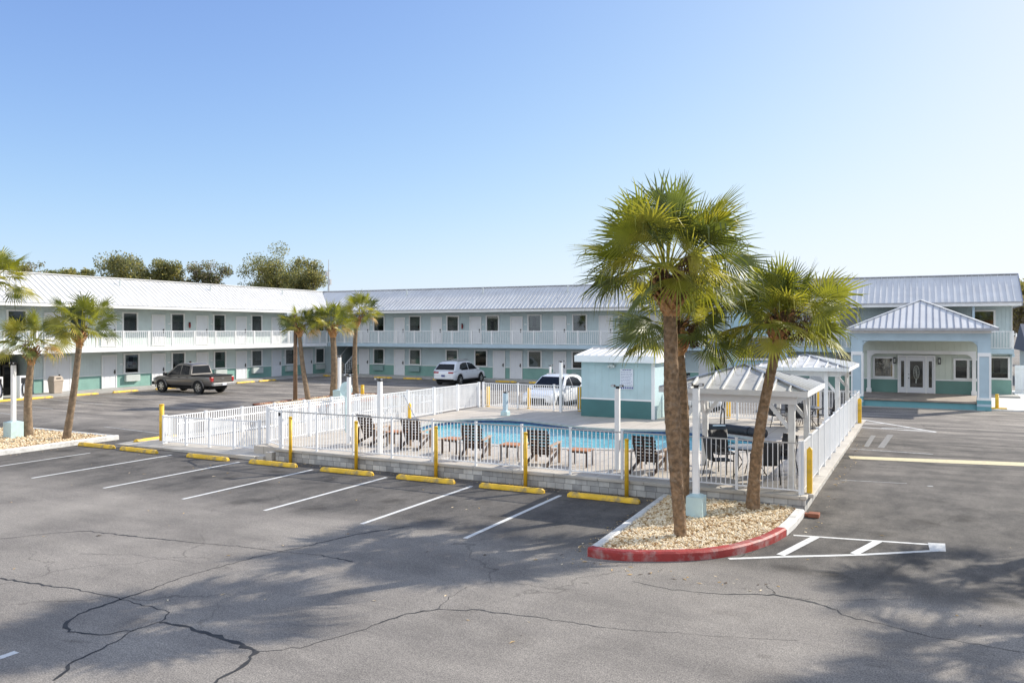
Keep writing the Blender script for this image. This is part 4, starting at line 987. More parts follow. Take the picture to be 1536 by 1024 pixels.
for x in (xl, xr): m.beam((x, yf, ze+.03), (ax, ay, az+.03), .12, .05)
m.build('hip_cap', 'roof', pr)
m = MB(); m.box(xl-.02, xr+.02, yf-.05, yf, ze-.1, ze+.03); m.box(xl-.05, xl, yf, yb, ze-.1, ze+.03); m.box(xr, xr+.05, yf, yb, ze-.1, ze+.03); m.build('gutter', 'roof_trim', pr)
# inner arch
m = MB(); ya = YW-.45
m.box(-3.0, 2.35, ya, ya+.18, 2.58, 2.76); m.box(-3.0, -2.82, ya, ya+.18, .62, 2.58); m.box(2.17, 2.35, ya, ya+.18, .62, 2.58); m.box(-3.04, -2.78, ya-.04, ya+.22, .401, .62); m.box(2.13, 2.39, ya-.04, ya+.22, .401, .62)
for sx, xc in ((1, -2.82), (-1, 2.17)):
    pts = [(xc, 2.58), (xc+sx*.35, 2.58)]+[(xc+sx*(.35-.35*math.sin(t_)), 2.58-.30*(1-math.cos(t_))) for t_ in (.35, .7, 1.05, 1.4, 1.57)]
    if sx < 0: pts = pts[::-1]
    m.prism(pts, ya+.003, ya+.177, 'y')
m.build('arch_frame', 'white', LB)
m = MB(); m.box(-3.3, 2.6, ya+.02, ya+.16, 2.761, 3.34); m.build('arch_wall', 'siding_lobby', LB)
def fixed_window(x0, x1, z0, z1, y, parent, mull=None, blindz=None):
    b = .1; fr = MB(); fr.box(x0, x0+b, y-.06, y, z0, z1); fr.box(x1-b, x1, y-.06, y, z0, z1); fr.box(x0+b, x1-b, y-.06, y, z1-b, z1); fr.box(x0+b, x1-b, y-.06, y, z0, z0+b)
    if mull: fr.box(mull-.06, mull+.06, y-.055, y, z0+b, z1-b)
    o = fr.build('window', 'white', parent)
    g_ = MB().box(x0+b, x1-b, y-.03, y-.026, z0+b, z1-b); g_.build('glass_pane', 'glass', o)
    r_ = MB(); r_.mat(0).box(x0+b, x1-b, y-.008, y-.002, z0+b, z1-b)
    if blindz: r_.mat(1).box(x0+b, x1-b, y-.014, y-.009, blindz, z1-b)
    r_.build('blind', ['room', 'curtain'], o); return o
fixed_window(-2.72, -1.62, 1.19, 2.4, YW-.013, LB)
fixed_window(1.3, 2.62, 1.19, 2.36, YW-.013, LB, 2.0, 1.9)
# double door assembly
dx0, dx1 = -1.45, .43
m = MB(); y1 = YW-.013
m.box(dx0, dx0+.08, y1-.1, y1, .402, 2.5); m.box(dx1-.08, dx1, y1-.1, y1, .402, 2.5); m.box(dx0+.08, dx1-.08, y1-.1, y1, 2.4, 2.5); m.box(dx0+.42, dx0+.50, y1-.09, y1, .402, 2.4); m.box(dx1-.5, dx1-.42, y1-.09, y1, .402, 2.4)
fd = m.build('entrance_door', 'white', LB)
m = MB(); m.box(dx0+.0801, dx1-.0801, y1-.012, y1-.004, .402, 2.4); m.build('lobby_interior', 'room', fd)
def panel(x0, x1, g0, g1, nm):
    q = MB(); q.box(x0, g0, y1-.06, y1-.03, .41, 2.39); q.box(g1, x1, y1-.06, y1-.03, .41, 2.39); q.box(g0, g1, y1-.06, y1-.03, .41, .72); q.box(g0, g1, y1-.06, y1-.03, 2.18, 2.39); q.build(nm, 'white_door', fd)
    q = MB(); q.box(g0, g1, y1-.045, y1-.042, .72, 2.18); q.build('glass_pane', 'glass', fd)
panel(dx0+.081, dx0+.419, dx0+.17, dx0+.33, 'sidelight'); panel(dx1-.419, dx1-.081, dx1-.33, dx1-.17, 'sidelight')
panel(dx0+.501, dx1-.501, dx0+.62, dx1-.62, 'door_leaf')
m = MB(); cxd = (dx0+dx1)/2
ring = [(cxd+.14*math.cos(t_*PI/12), y1-.05, 1.55+.38*math.sin(t_*PI/12)) for t_ in range(25)]; m.tube(ring, .012, 5)
for k in range(12):
    t_ = k*PI/6; m.tube([(cxd, y1-.05, 1.5), (cxd+.06*math.cos(t_+.5), y1-.05, 1.5+.2*math.sin(t_+.5)), (cxd+.12*math.cos(t_), y1-.05, 1.55+.34*math.sin(t_))], .007, 4)
m.tube([(cxd, y1-.05, 1.2), (cxd-.02, y1-.05, .95)], .03, 6)
m.build('etched_ornament', 'curtain', fd)
m = MB(); m.cyl((dx0+.56, y1-.09, 1.2), .025, .06, 8); m.cyl((dx0+.56, y1-.09, 1.42), .02, .04, 8); m.build('handle', 'bronze', fd)
for x in (-1.6, .62):
    m = MB(); m.box(x-.07, x+.07, y1-.14, y1, 2.02, 2.38); m.mat(1).box(x-.035, x+.035, y1-.145, y1-.139, 2.1, 2.3); m.build('wall_lantern', ['dark', 'curtain'], LB)
m = MB(); m.box(-3.2, 2.5, 44.6, 45.0, .0, .006); m.build('threshold_strip', 'walk', LB)
# white sidewalk right of the porch
m = MB(); m.prism([(2.78, 45.2), (4.3, 45.2), (5.2, 47.5), (5.1, 50), (7.5, 52.8), (30, 52.8), (30, 60), (4.72, 60), (4.72, 53.2), (2.78, 53.2)], -.03, .06); struct(m, 'side_pavement', 'white_kerb')

# ---------------------------------------------------------------- pump hut
HT = thing('pump_hut', 'small pale blue pool hut with dark green base and white metal shed roof', 'hut', (-11.15, 32.5, D))
m = MB(); m.box(-12.7, -9.58, 30.75, 34.3, D, 2.62); m.build('wall', 'hut_wall', HT)
m = MB(); m.box(-12.7, -9.7, 30.738, 30.75, D+.003, 1.06); m.box(-12.712, -12.7, 30.738, 34.3, D+.003, 1.06); m.build('dado', 'hut_dado', HT)
m = MB(); m.box(-12.715, -9.7, 30.725, 30.737, 1.061, 1.13); m.box(-9.7, -9.56, 30.72, 30.749, D+.003, 2.6); m.build('trim', 'white', HT)
m = MB(); m.add([(-12.85, 30.45, 2.86), (-9.42, 30.45, 2.86), (-9.42, 32.4, 3.12), (-12.85, 32.4, 3.12), (-9.42, 34.6, 2.86), (-12.85, 34.6, 2.86)], [(0, 1, 2, 3), (3, 2, 4, 5)])
hr_ = m.build('roof', 'roof', HT)
m = MB(); ribs_plane(m, (-12.8, 30.46, 2.86), (-9.46, 30.46, 2.86), (-12.8, 32.4, 3.12), (-9.46, 32.4, 3.12), .3); m.build('seam', 'roof', hr_)
m = MB(); m.beam((-12.87, 32.4, 3.14), (-9.4, 32.4, 3.14), .16, .05); m.build('ridge_cap', 'roof', hr_)
m = MB(); m.box(-12.88, -9.40, 30.42, 30.45, 2.6, 2.86); m.prism([(30.452, 2.6), (34.6, 2.6), (34.6, 2.86), (32.4, 3.11), (30.452, 2.86)], -12.88, -12.85, 'x'); m.prism([(30.452, 2.6), (34.6, 2.6), (34.6, 2.86), (32.4, 3.11), (30.452, 2.86)], -9.43, -9.40, 'x'); m.mat(1).box(-12.85, -9.43, 30.452, 34.5, 2.62, 2.64); m.build('fascia', ['white', 'soffit'], HT)
m = MB(); m.cyl((-11.35, 30.66, 2.36), .05, .1, 8); m.box(-11.42, -11.28, 30.60, 30.74, 2.42, 2.52); m.box(-11.5, -11.42, 30.58, 30.68, 2.38, 2.48); m.box(-11.28, -11.2, 30.58, 30.68, 2.38, 2.48); m.build('floodlight', ['ac'], HT)
# rules sign on the hut
SG = thing('rules_sign', 'white pool rules board with blue print on the front wall of the pump hut', 'sign', (-10.72, 30.72, 1.95))
m = MB(); m.box(-11.0, -10.45, 30.715, 30.724, 1.66, 2.34); m.box(-11.0, -10.45, 30.715, 30.724, 1.52, 1.64); m.build('board', 'sign', SG)
m = MB(); rg = random.Random(5)
for r_, z in enumerate([2.28, 2.2, 2.13, 2.07, 2.01, 1.95, 1.89, 1.83, 1.77, 1.71]):
    hh = .03 if r_ == 0 else .014
    x = -10.96 if r_ else -10.9
    while x < -10.55:
        w_ = rg.uniform(.03, .09); m.box(x, min(x+w_, -10.49), 30.7135, 30.7148, z, z+hh); x += w_+.02
for x in (-10.97, -10.88, -10.79, -10.70, -10.61, -10.52): m.box(x, x+.06, 30.7135, 30.7148, 1.54, 1.62)
m.build('printed_text', 'sign_ink', SG)

# ---------------------------------------------------------------- gazebos
def gazebo(label, x0, x1, y0, y1, xm, over, zt=2.32, ap=3.02):
    t = thing('gazebo', label, 'gazebo', ((x0+x1)/2, (y0+y1)/2, D), group='white poolside gazebos')
    for x in (x0, x1):
        for y in (y0, y1):
            m = MB(); m.box(x-.07, x+.07, y-.07, y+.07, D, zt); m.box(x-.085, x+.085, y-.085, y+.085, D+.0, D+.12); m.build('post', 'white_dirty', t, bevel=.006, seg=1)
    m = MB()
    m.box(x0-.12, x1+.12, y0-.10, y0-.04, zt-.02, zt+.2); m.box(x0-.12, x1+.12, y1+.04, y1+.10, zt-.02, zt+.2); m.box(x0-.10, x0-.04, y0-.04, y1+.04, zt-.02, zt+.2); m.box(x1+.04, x1+.10, y0-.04, y1+.04, zt-.02, zt+.2)
    m.build('beam', 'white', t)
    for x, sx in ((x0, 1), (x1, -1)):
        for y in (y0, y1):
            m = MB(); m.beam((x+sx*.06, y, zt-.55), (x+sx*.5, y, zt-.01), .06, .09); m.build('brace', 'white', t)
            s2 = 1 if y == y0 else -1
            m = MB(); m.beam((x, y+s2*.06, zt-.55), (x, y+s2*.5, zt-.01), .06, .09); m.build('brace', 'white', t)
    X0, X1, Y0, Y1 = x0-over, x1+over, y0-over, y1+over; ze = zt+.27; xm = (X0+X1)/2; ym = (Y0+Y1)/2
    m = MB(); m.add([(X0, Y0, ze), (X1, Y0, ze), (X1, Y1, ze), (X0, Y1, ze), (xm, ym, ap)], [(0, 1, 4), (1, 2, 4), (2, 3, 4), (3, 0, 4)]); m.mat(1).quad((X0, Y0, ze-.01), (X0, Y1, ze-.01), (X1, Y1, ze-.01), (X1, Y0, ze-.01))
    r_ = m.build('roof', ['roof_gaz', 'white'], t)
    m = MB(); hipribs(m, X0, X1, Y0, ze, xm, ym, ap, .36, .035, .04); hipribs(m, X0, X1, Y1, ze, xm, ym, ap, .36, .035, .04)
    n_ = int((Y1-Y0)/.36)
    for i in range(1, n_):
        y = Y0+(Y1-Y0)*i/n_; s_ = 1-abs(y-ym)/(ym-Y0)
        for X_ in (X0, X1): m.beam((X_, y, ze+.02), (X_+(xm-X_)*s_, y, ze+(ap-ze)*s_+.02), .035, .04)
    m.build('seam', 'white', r_)
    m = MB()
    for X_ in (X0, X1):
        for Y_ in (Y0, Y1): m.beam((X_, Y_, ze+.02), (xm, ym, ap+.02), .07, .045)
    m.build('hip_cap', 'roof_trim', r_)
    m = MB(); m.box(X0-.02, X1+.02, Y0-.025, Y0, ze-.10, ze+.02); m.box(X0-.02, X1+.02, Y1, Y1+.025, ze-.10, ze+.02); m.box(X0-.025, X0, Y0, Y1, ze-.10, ze+.02); m.box(X1, X1+.025, Y0, Y1, ze-.10, ze+.02); m.build('fascia', 'white', t)
    return t
gazebo('near white gazebo with a stained grey metal hip roof over the black patio table', -5.2, -2.66, 18.62, 21.15, -3.87, .36, 2.28, 3.05)
gazebo('far white gazebo with a clean white metal hip roof in front of the lobby', -5.2, -2.7, 29.3, 33.0, -3.9, .38, 2.34, 2.98)

# ---------------------------------------------------------------- furniture
def adirondack():
    t = thing('lounge_chair', 'x', 'chair')
    m = MB()    # broad back of close slats leaning back toward -Y (the chair faces +Y)
    for i in range(8):
        z = .30+i*.086; yy = -.04-(z-.26)*.40; hw = .27+.05*i/7-(.03 if i == 7 else 0)
        m.beam((-hw, yy, z), (hw, yy, z), .016, .070, (0, -.4, 1))
    for xx in (-.22, 0, .22): m.beam((xx*.95, -.085, .22), (xx*1.15, -.375, .95), .05, .02, (0, 1, .3))
    m.build('backrest', 'brown_wood', t, local=True)
    m = MB()
    for i in range(6): m.beam((-.27, .50-i*.1, .36-.017*i), (.27, .50-i*.1, .36-.017*i), .085, .018)
    m.build('seat', 'tan_wood', t, local=True)
    for s_ in (-1, 1):
        m = MB(); m.beam((s_*.34, -.28, .53), (s_*.34, .52, .56), .11, .022); m.build('armrest', 'tan_wood', t, local=True)
        m = MB(); m.beam((s_*.33, .46, 0), (s_*.33, .46, .55), .07, .03, (0, 1, 0)); m.build('leg', 'tan_wood', t, local=True)
        m = MB(); m.beam((s_*.30, .52, .32), (s_*.30, -.42, .03), .03, .09); m.beam((s_*.33, -.25, .05), (s_*.33, -.22, .53), .05, .03); m.build('leg', 'brown_wood', t, local=True)
    return t
ch = adirondack(); first = True
for x, y, rz, nm in ((-15.35, 20.1, -8, 'leftmost, behind the slim yellow post at the left'), (-13.65, 19.95, 10, 'second from left beside the first side table'), (-11.2, 19.3, 14, 'third from the left, between two side tables'), (-9.05, 19.15, 4, 'fourth from the left, behind a slim yellow post'), (-6.2, 19.3, -2, 'rightmost, beside the big palm trunk')):
    place(ch, first, (x, y, D+.002), rad(rz), 'dark slatted lounge chair facing the pool, '+nm, 'lounge chairs facing the pool'); first = False
def side_table():
    t = thing('side_table', 'x', 'table')
    m = MB()
    for i in range(5): m.box(-.28, .28, -.25+i*.102, -.158+i*.102, .41, .435)
    m.build('table_top', 'teak', t, local=True)
    for sx in (-1, 1):
        for sy in (-1, 1): m = MB(); m.beam((sx*.24, sy*.21, 0), (sx*.24, sy*.21, .41), .045); m.build('leg', 'brown_wood', t, local=True)
    m = MB(); m.box(-.215, .215, -.23, -.2, .36, .408); m.box(-.215, .215, .2, .23, .36, .408); m.build('apron', 'brown_wood', t, local=True)
    return t
tb_ = side_table(); first = True
for x, y, nm in ((-14.5, 20.3, 'between the first and second lounge chairs'), (-12.15, 19.75, 'left of the third lounge chair'), (-10.1, 19.5, 'between the third and fourth lounge chairs'), (-8.05, 19.45, 'right of the fourth lounge chair')):
    place(tb_, first, (x, y, D+.002), rad(random.uniform(-8, 8)), 'small teak topped side table '+nm, 'teak side tables by the pool'); first = False
def patio_chair():
    t = thing('patio_chair', 'x', 'chair')
    m = MB(); nx, nz = 6, 5
    V_ = []
    for j in range(nz+1):
        z = .42+j*.11; y = -.22-.12*(j/nz)-.05*math.sin(j/nz*PI)*0
        for i in range(nx+1):
            a_ = (i/nx-.5)*2; V_.append((a_*.25, y-.05+.07*a_*a_, z))
    F_ = [(j*(nx+1)+i, j*(nx+1)+i+1, (j+1)*(nx+1)+i+1, (j+1)*(nx+1)+i) for j in range(nz) for i in range(nx)]
    m.add(V_, F_); o = m.build('backrest', 'mesh_black', t, smooth=True, local=True); md = o.modifiers.new('s', 'SOLIDIFY'); md.thickness = .015
    m = MB(); m.box(-.24, .24, -.2, .26, .41, .435); m.build('seat', 'mesh_black', t, local=True, bevel=.01)
    for s_ in (-1, 1):
        m = MB(); m.tube([(s_*.27, .26, 0), (s_*.27, .26, .62), (s_*.27, .2, .65), (s_*.27, -.24, .66)], .014, 6); m.build('armrest', 'dark', t, smooth=True, local=True)
        m = MB(); m.tube([(s_*.26, -.34, 0), (s_*.26, -.24, .42), (s_*.255, -.34, .98)], .014, 6); m.build('leg', 'dark', t, smooth=True, local=True)
        m = MB(); m.tube([(s_*.25, .26, .42), (s_*.25, -.24, .42)], .012, 6); m.build('leg', 'dark', t, local=True)
    return t
pc = patio_chair(); first = True
def patio_table(label, loc, r_=.55):
    t = thing('patio_table', label, 'table', loc)
    m = MB(); m.cyl((0, 0, .70), r_, .025, 32); m.build('table_top', 'table_top', t, local=True, bevel=.006)
    m = MB(); m.tube([(r_*math.cos(k*PI/16), r_*math.sin(k*PI/16), .70) for k in range(33)], .018, 6); m.build('rim', 'dark', t, local=True)
    for k in range(4):
        a_ = k*PI/2+.5; m = MB(); m.tube([(r_*.8*math.cos(a_), r_*.8*math.sin(a_), 0), (r_*.35*math.cos(a_), r_*.35*math.sin(a_), .35), (r_*.7*math.cos(a_), r_*.7*math.sin(a_), .69)], .014, 6); m.build('leg', 'dark', t, smooth=True, local=True)
patio_table('round grey topped patio table under the near gazebo', (-3.8, 19.9, D+.002), .52)
patio_table('round grey topped patio table under the far gazebo', (-4.0, 31.1, D+.002), .6)
for x, y, rz, nm in ((-4.45, 19.5, -60, 'left of the table under the near gazebo, back to the fence'), (-3.35, 19.3, 25, 'right of the table under the near gazebo'), (-3.2, 20.5, 140, 'behind the table under the near gazebo'), (-4.6, 20.6, -140, 'pool side of the table under the near gazebo'),
                      (-4.9, 30.6, -60, 'left of the far gazebo table'), (-3.9, 30.2, 0, 'in front of the far gazebo table'), (-3.3, 31.5, 100, 'right of the far gazebo table'), (-4.5, 32.0, 200, 'behind the far gazebo table')):
    place(pc, first, (x, y, D+.002), rad(rz), 'black mesh patio chair '+nm, 'black patio chairs'); first = False
# pool ladder rails, cover roll, pole
for x, y, nm in ((-7.25, 28.3, 'bent grey grab rail'), (-6.35, 28.2, 'arched bronze grab rail')):
    m = MB(); m.tube([(x, y+.35, D), (x, y+.35, D+.6), (x, y+.25, D+.78), (x, y+.05, D+.8), (x, y-.15, D+.6), (x+.0, y-.3, D-.05)], .024, 8)
    tag(m.build('grab_rail', 'rail_metal' if x < -7 else 'bronze', smooth=True), nm+' at the far edge of the pool', 'pool rail', 'pool grab rails')
t = thing('pool_cover_roll', 'black rolled pool cover lying on the deck at the far right edge of the pool', 'pool cover', (-5.3, 27.4, D))
m = MB(); m.tube([(-6.9, 28.05, D+.15), (-6, 27.75, D+.17), (-5.2, 27.4, D+.15), (-4.7, 27.1, D+.16)], [.13, .16, .15, .14], 12); m.build('roll', 'mesh_black', t, smooth=True)
m = MB(); m.tube([(-5.35, 27.47, D+.15), (-5.25, 27.42, D+.15)], [.175, .175], 12); m.build('strap', 'dark', t)
m = MB(); m.tube([(-6.55, 27.72, D+.26), (-6.1, 27.58, D+.30)], [.02, .02], 6); m.build('tag_strip', 'white', t)
m = MB(); m.tube([(-16.6, 24.6, D+.02), (-18.0, 25.6, D+1.05)], .018, 6); tag(m.build('skimmer_pole', 'rail_metal'), 'grey skimmer pole leaning from the pool edge to the left deck fence', 'pole')
m = MB(); m.tube([(-17.9, 22.0, 1.85), (-17.9, 22.03, 1.85)], [.26, .26], 20); m.beam((-17.9, 22.015, D), (-17.9, 22.015, 1.6), .04)
tag(m.build('oval_sign', 'teal_box'), 'round pale blue sign on a post above the left deck fence', 'sign')
t = thing('pump_cabinet', 'pale green pump cabinet behind the palm trunk beside the hut', 'cabinet', (-9.0, 31.2, D))
m = MB(); m.box(-9.25, -8.8, 31.0, 31.6, D, 1.15); m.build('body', 'ac', t, bevel=.015); m = MB(); m.box(-9.28, -8.77, 30.97, 31.63, 1.151, 1.2); m.build('lid', 'teal_box', t)
def bin_(label, loc):
    t = thing('trash_bin', label, 'trash bin', loc, group='beige trash bins')
    m = MB(); a_, b_, h_ = .25, .30, .72
    m.add([(-a_, -a_, 0), (a_, -a_, 0), (a_, a_, 0), (-a_, a_, 0), (-b_, -b_, h_), (b_, -b_, h_), (b_, b_, h_), (-b_, b_, h_)], [(3, 2, 1, 0), (4, 5, 6, 7), (0, 1, 5, 4), (1, 2, 6, 5), (2, 3, 7, 6), (3, 0, 4, 7)]); m.build('body', 'bin', t, local=True, bevel=.03)
    m = MB(); m.add([(-b_-.03, -b_-.03, h_), (b_+.03, -b_-.03, h_), (b_+.03, b_+.03, h_), (-b_-.03, b_+.03, h_), (-a_, -a_, h_+.3), (a_, -a_, h_+.3), (a_, a_, h_+.3), (-a_, a_, h_+.3)], [(3, 2, 1, 0), (4, 5, 6, 7), (0, 1, 5, 4), (1, 2, 6, 5), (2, 3, 7, 6), (3, 0, 4, 7)]); m.build('lid', 'bin', t, local=True, bevel=.03)
    m = MB(); m.box(a_+.01, a_+.045, -.14, .14, h_+.06, h_+.2); m.build('flap', 'dark', t, local=True)
bin_('beige trash bin on the walkway in front of the left wing utility door', (-46.0, 29.75, .151)); bin_('shaded beige trash bin near the corner stairs', (-44.6, 53.9, .151))
def extinguisher(x, y, z, rz, label):
    t = thing('fire_extinguisher', label, 'fire extinguisher', (x, y, z), rz, 'wall mounted fire extinguishers')
    m = MB(); m.tube([(0, -.09, 0), (0, -.09, .30), (0, -.09, .36)], [.055, .055, .03], 12); m.build('cylinder', 'red', t, smooth=True, local=True)
    m = MB(); m.box(-.05, .05, -.13, -.04, .36, .42); m.tube([(.03, -.09, .38), (.08, -.09, .3), (.08, -.09, .1)], .012, 6); m.box(-.03, .03, -.02, 0, .1, .4); m.build('valve', 'dark', t, local=True)
extinguisher(XL, 40.3, 4.05, PI/2, 'red extinguisher on the upper floor of the left wing'); extinguisher(XL+.013, 40.35, 1.25, PI/2, 'dark red extinguisher on the ground floor of the left wing behind the pickup')
extinguisher(-32.9, YB, 4.0, 0, 'red extinguisher on the upper floor of the back wing between window and door')
# vending/charger posts in the left opening
for y, nm in ((26.2, 'left one at the picture edge'), (27.5, 'right one with a coiled black hose')):
    t = thing('charging_post', 'white charging post with black hose by the breezeway, '+nm, 'charging post', (-44.95, y-.4, .0), group='white charging posts')
    m = MB(); m.box(-.17, .17, -.2, .2, 0, 1.35); m.build('cabinet', 'white', t, local=True, bevel=.02)
    m = MB(); m.tube([(.19, .1*math.cos(a_*.5)+.05, .62+.38*math.sin(a_*.5)) for a_ in range(14)], .035, 6); m.build('hose', 'dark', t, smooth=True, local=True)
    m = MB(); m.box(.171, .18, -.12, .12, .95, 1.25); m.build('screen', 'dark', t, local=True)
t = thing('vending_machine', 'dark vending machine inside the breezeway at the left', 'vending machine', (-48.6, 28.4, .02))
m = MB(); m.box(-.4, .4, -.45, .45, .02, 1.85); m.build('cabinet', 'bronze', t, local=True, bevel=.02); m = MB(); m.box(.401, .41, -.35, .2, .5, 1.7); m.build('display', 'car_glass', t, local=True)

# ---------------------------------------------------------------- vehicles (front faces +x in local space)
def wheel(t, x, y, r_, side, rimspokes=6):
    w_ = MB(); wd = .22; y0 = y-wd/2
    prof = [(r_*.62, y0), (r_*.97, y0), (r_, y0+.03), (r_, y0+wd-.03), (r_*.97, y0+wd), (r_*.62, y0+wd)]
    n_ = 28; vs = []
    for k in range(n_):
        a_ = 2*PI*k/n_
        for rr, yy in prof: vs.append((x+rr*math.cos(a_), yy, r_+rr*math.sin(a_)))
    q = len(prof); w_.add(vs, [(k*q+j, k*q+j+1, ((k+1) % n_)*q+j+1, ((k+1) % n_)*q+j) for k in range(n_) for j in range(q-1)])
    o = w_.build('wheel', 'tyre', t, smooth=False, local=True)
    rm = MB(); yo = y+side*wd/2-side*.02
    ring = MB()
    vs = []
    for k in range(n_):
        a_ = 2*PI*k/n_; vs += [(x+r_*.64*math.cos(a_), yo, r_+r_*.64*math.sin(a_)), (x+r_*.54*math.cos(a_), yo, r_+r_*.54*math.sin(a_))]
    rm.add(vs, [(2*k, 2*k+1, 2*((k+1) % n_)+1, 2*((k+1) % n_)) for k in range(n_)])
    for k in range(rimspokes):
        a_ = 2*PI*k/rimspokes; rm.beam((x, yo, r_), (x+r_*.6*math.cos(a_), yo, r_+r_*.6*math.sin(a_)), r_*.2, .02, (0, 1, 0))
    rm.tube([(x, yo-.02, r_), (x, yo+.02, r_)], r_*.16, 10)
    rm.mat(1); vs = [(x+r_*.63*math.cos(2*PI*k/n_), y+side*.04, r_+r_*.63*math.sin(2*PI*k/n_)) for k in range(n_)]; rm.add(vs, [tuple(range(n_))])
    rm.build('rim', ['rim', 'under'], o, local=True)

def arch(xc, r_, zb, n_=9):   # points over a wheel arch, front to rear at zb
    o = []
    a0 = math.asin(max(-1, min(1, (zb-.36)/r_)))
    for k in range(n_+1):
        a_ = a0+(PI-2*a0)*k/n_; o.append((xc+r_*math.cos(a_), .36+r_*math.sin(a_)))
    return o
def loft_body(t, prof_top, L0, L1, wa, wr, ar, zb, W_, paint, name='body', belt=None):
    """lower body: list of (x, ztop, halfwidth) stations from rear L0 to front L1; bottom with wheel arches"""
    xs = set(p[0] for p in prof_top)
    ext = []
    for c in (wr, wa):
        for k in range(11): ext.append(c+ar*math.cos(PI*k/10))
    xs = sorted(xs | set(round(e_, 4) for e_ in ext))
    def it(x, col):
        for (a_), (b_) in zip(prof_top[:-1], prof_top[1:]):
            if a_[0] <= x <= b_[0]:
                s_ = (x-a_[0])/max(1e-6, b_[0]-a_[0]); s2 = s_*s_*(3-2*s_)
                return a_[col]+(b_[col]-a_[col])*(s_ if col == 1 else s2)
        return prof_top[0][col] if x < prof_top[0][0] else prof_top[-1][col]
    m = MB(); rows = []
    for x in xs:
        zt, hw = it(x, 1), it(x, 2)
        b = zb
        for c in (wr, wa):
            if abs(x-c) < ar: b = max(b, .36+math.sqrt(max(0, ar*ar-(x-c)**2)))
        e_ = min(x-L0, L1-x); b = max(b, zb+max(0, .12-e_)*.9)
        zm = max(b+.05, zb+(zt-zb)*.55); sh = zt-.10
        zm = min(zm, sh-.02) if sh-.02 > b+.02 else b+.02
        half = [(hw*.93, b), (hw*.99, max(b+.03, b+(zm-b)*.4)), (hw, zm), (hw*.975, max(sh, zm+.01)), (hw*.90, max(zt-.02, zm+.02)), (hw*.74, max(zt, zm+.03)), (0, max(zt+.012, zm+.04))]
        rows.append([(x, y, z) for y, z in half]+[(x, -y, z) for y, z in half[-2::-1]])
    k = len(rows[0]); vs = [v for r_ in rows for v in r_]
    fs = [(i*k+j, (i+1)*k+j, (i+1)*k+j+1, i*k+j+1) for i in range(len(rows)-1) for j in range(k-1)]
    fs += [tuple(range(k)), tuple(range((len(rows)-1)*k, len(rows)*k))[::-1]]
    m.add(vs, fs)
    o = m.build(name, paint, t, smooth=True, local=True)
    # underbody
    u = MB(); u.box(L0+.35, L1-.3, -W_*.36, W_*.36, zb-.22, zb+.12); u.box(wr-ar-.02, wr+ar+.02, -W_*.445, W_*.445, .34, .80); u.box(wa-ar-.02, wa+ar+.02, -W_*.445, W_*.445, .34, .78); u.build('underbody', 'under', t, local=True)
    return o
def cabin(t, prof, bw, tw, paint, sides, front, rear):
    """roof shell lofted over a side profile prof [(x, z)] from the rear base to the front base; windows sit 1 cm proud"""
    zb = min(prof[0][1], prof[-1][1]); zt = max(p[1] for p in prof)
    hw = lambda z: bw-(bw-tw)*((max(z, zb)-zb)/(zt-zb))**1.3
    m = MB(); rows = []
    for x, z in prof:
        h_ = hw(z); rows.append([(x, h_, z), (x, h_-.03, z+.02), (x, h_-.11, z+.035), (x, 0, z+.05), (x, -h_+.11, z+.035), (x, -h_+.03, z+.02), (x, -h_, z)])
    k = 7; m.add([v for r_ in rows for v in r_], [(i*k+j, (i+1)*k+j, (i+1)*k+j+1, i*k+j+1) for i in range(len(rows)-1) for j in range(k-1)])
    for s_ in (1, -1):   # side skin as vertical strips down to the belt
        for (xa, za), (xb, zb_) in zip(prof[:-1], prof[1:]):
            n_ = 4
            A = [(xa, s_*hw(zb+(za-zb)*j/n_), zb-.03+(za-zb+.03)*j/n_) for j in range(n_+1)]; B = [(xb, s_*hw(zb+(zb_-zb)*j/n_), zb-.03+(zb_-zb+.03)*j/n_) for j in range(n_+1)]
            for j in range(n_): m.quad(A[j], B[j], B[j+1], A[j+1])
    o = m.build('cabin', paint, t, local=True, smooth=True)
    for s_ in (1, -1):
        for pts in sides:
            m = MB(); n_ = 3; zl = min(p[1] for p in pts); q = []
            full = []
            for a_, b_ in zip(pts, pts[1:]+pts[:1]): full += [(a_[0]+(b_[0]-a_[0])*i/3, a_[1]+(b_[1]-a_[1])*i/3) for i in range(3)]
            q = [(x, s_*(hw(z)+.012), z) for x, z in full]; c = (sum(p[0] for p in full)/len(full), sum(p[1] for p in full)/len(full)); n2 = len(q)
            m.add(q+[(c[0], s_*(hw(c[1])+.014), c[1])], [(i, (i+1) % n2, n2) for i in range(n2)])
            m.build('side_window', 'car_glass', t, local=True, smooth=True)
    for nm, (i0, lo, hi_) in (('windscreen', front), ('rear_window', rear)):
        (xa, za), (xb, zb_) = prof[i0], prof[i0+1]
        if za > zb_: xa, za, xb, zb_ = xb, zb_, xa, za
        nx, nz = ((zb_-za), abs(xa-xb)); l_ = math.hypot(nx, nz); nx, nz = nx/l_*(1 if nm == 'windscreen' else -1), nz/l_
        P_ = lambda s_, y: (xa+(xb-xa)*s_+nx*.014, y, za+(zb_-za)*s_+nz*.014+.035)
        h0, h1 = hw(za+(zb_-za)*lo)-.10, hw(za+(zb_-za)*hi_)-.10
        m = MB(); m.add([P_(lo, h0), P_(lo, -h0), P_(hi_, -h1), P_(hi_, h1)], [(0, 1, 2, 3)])
        m.build(nm, 'car_glass', t, local=True)
    return o

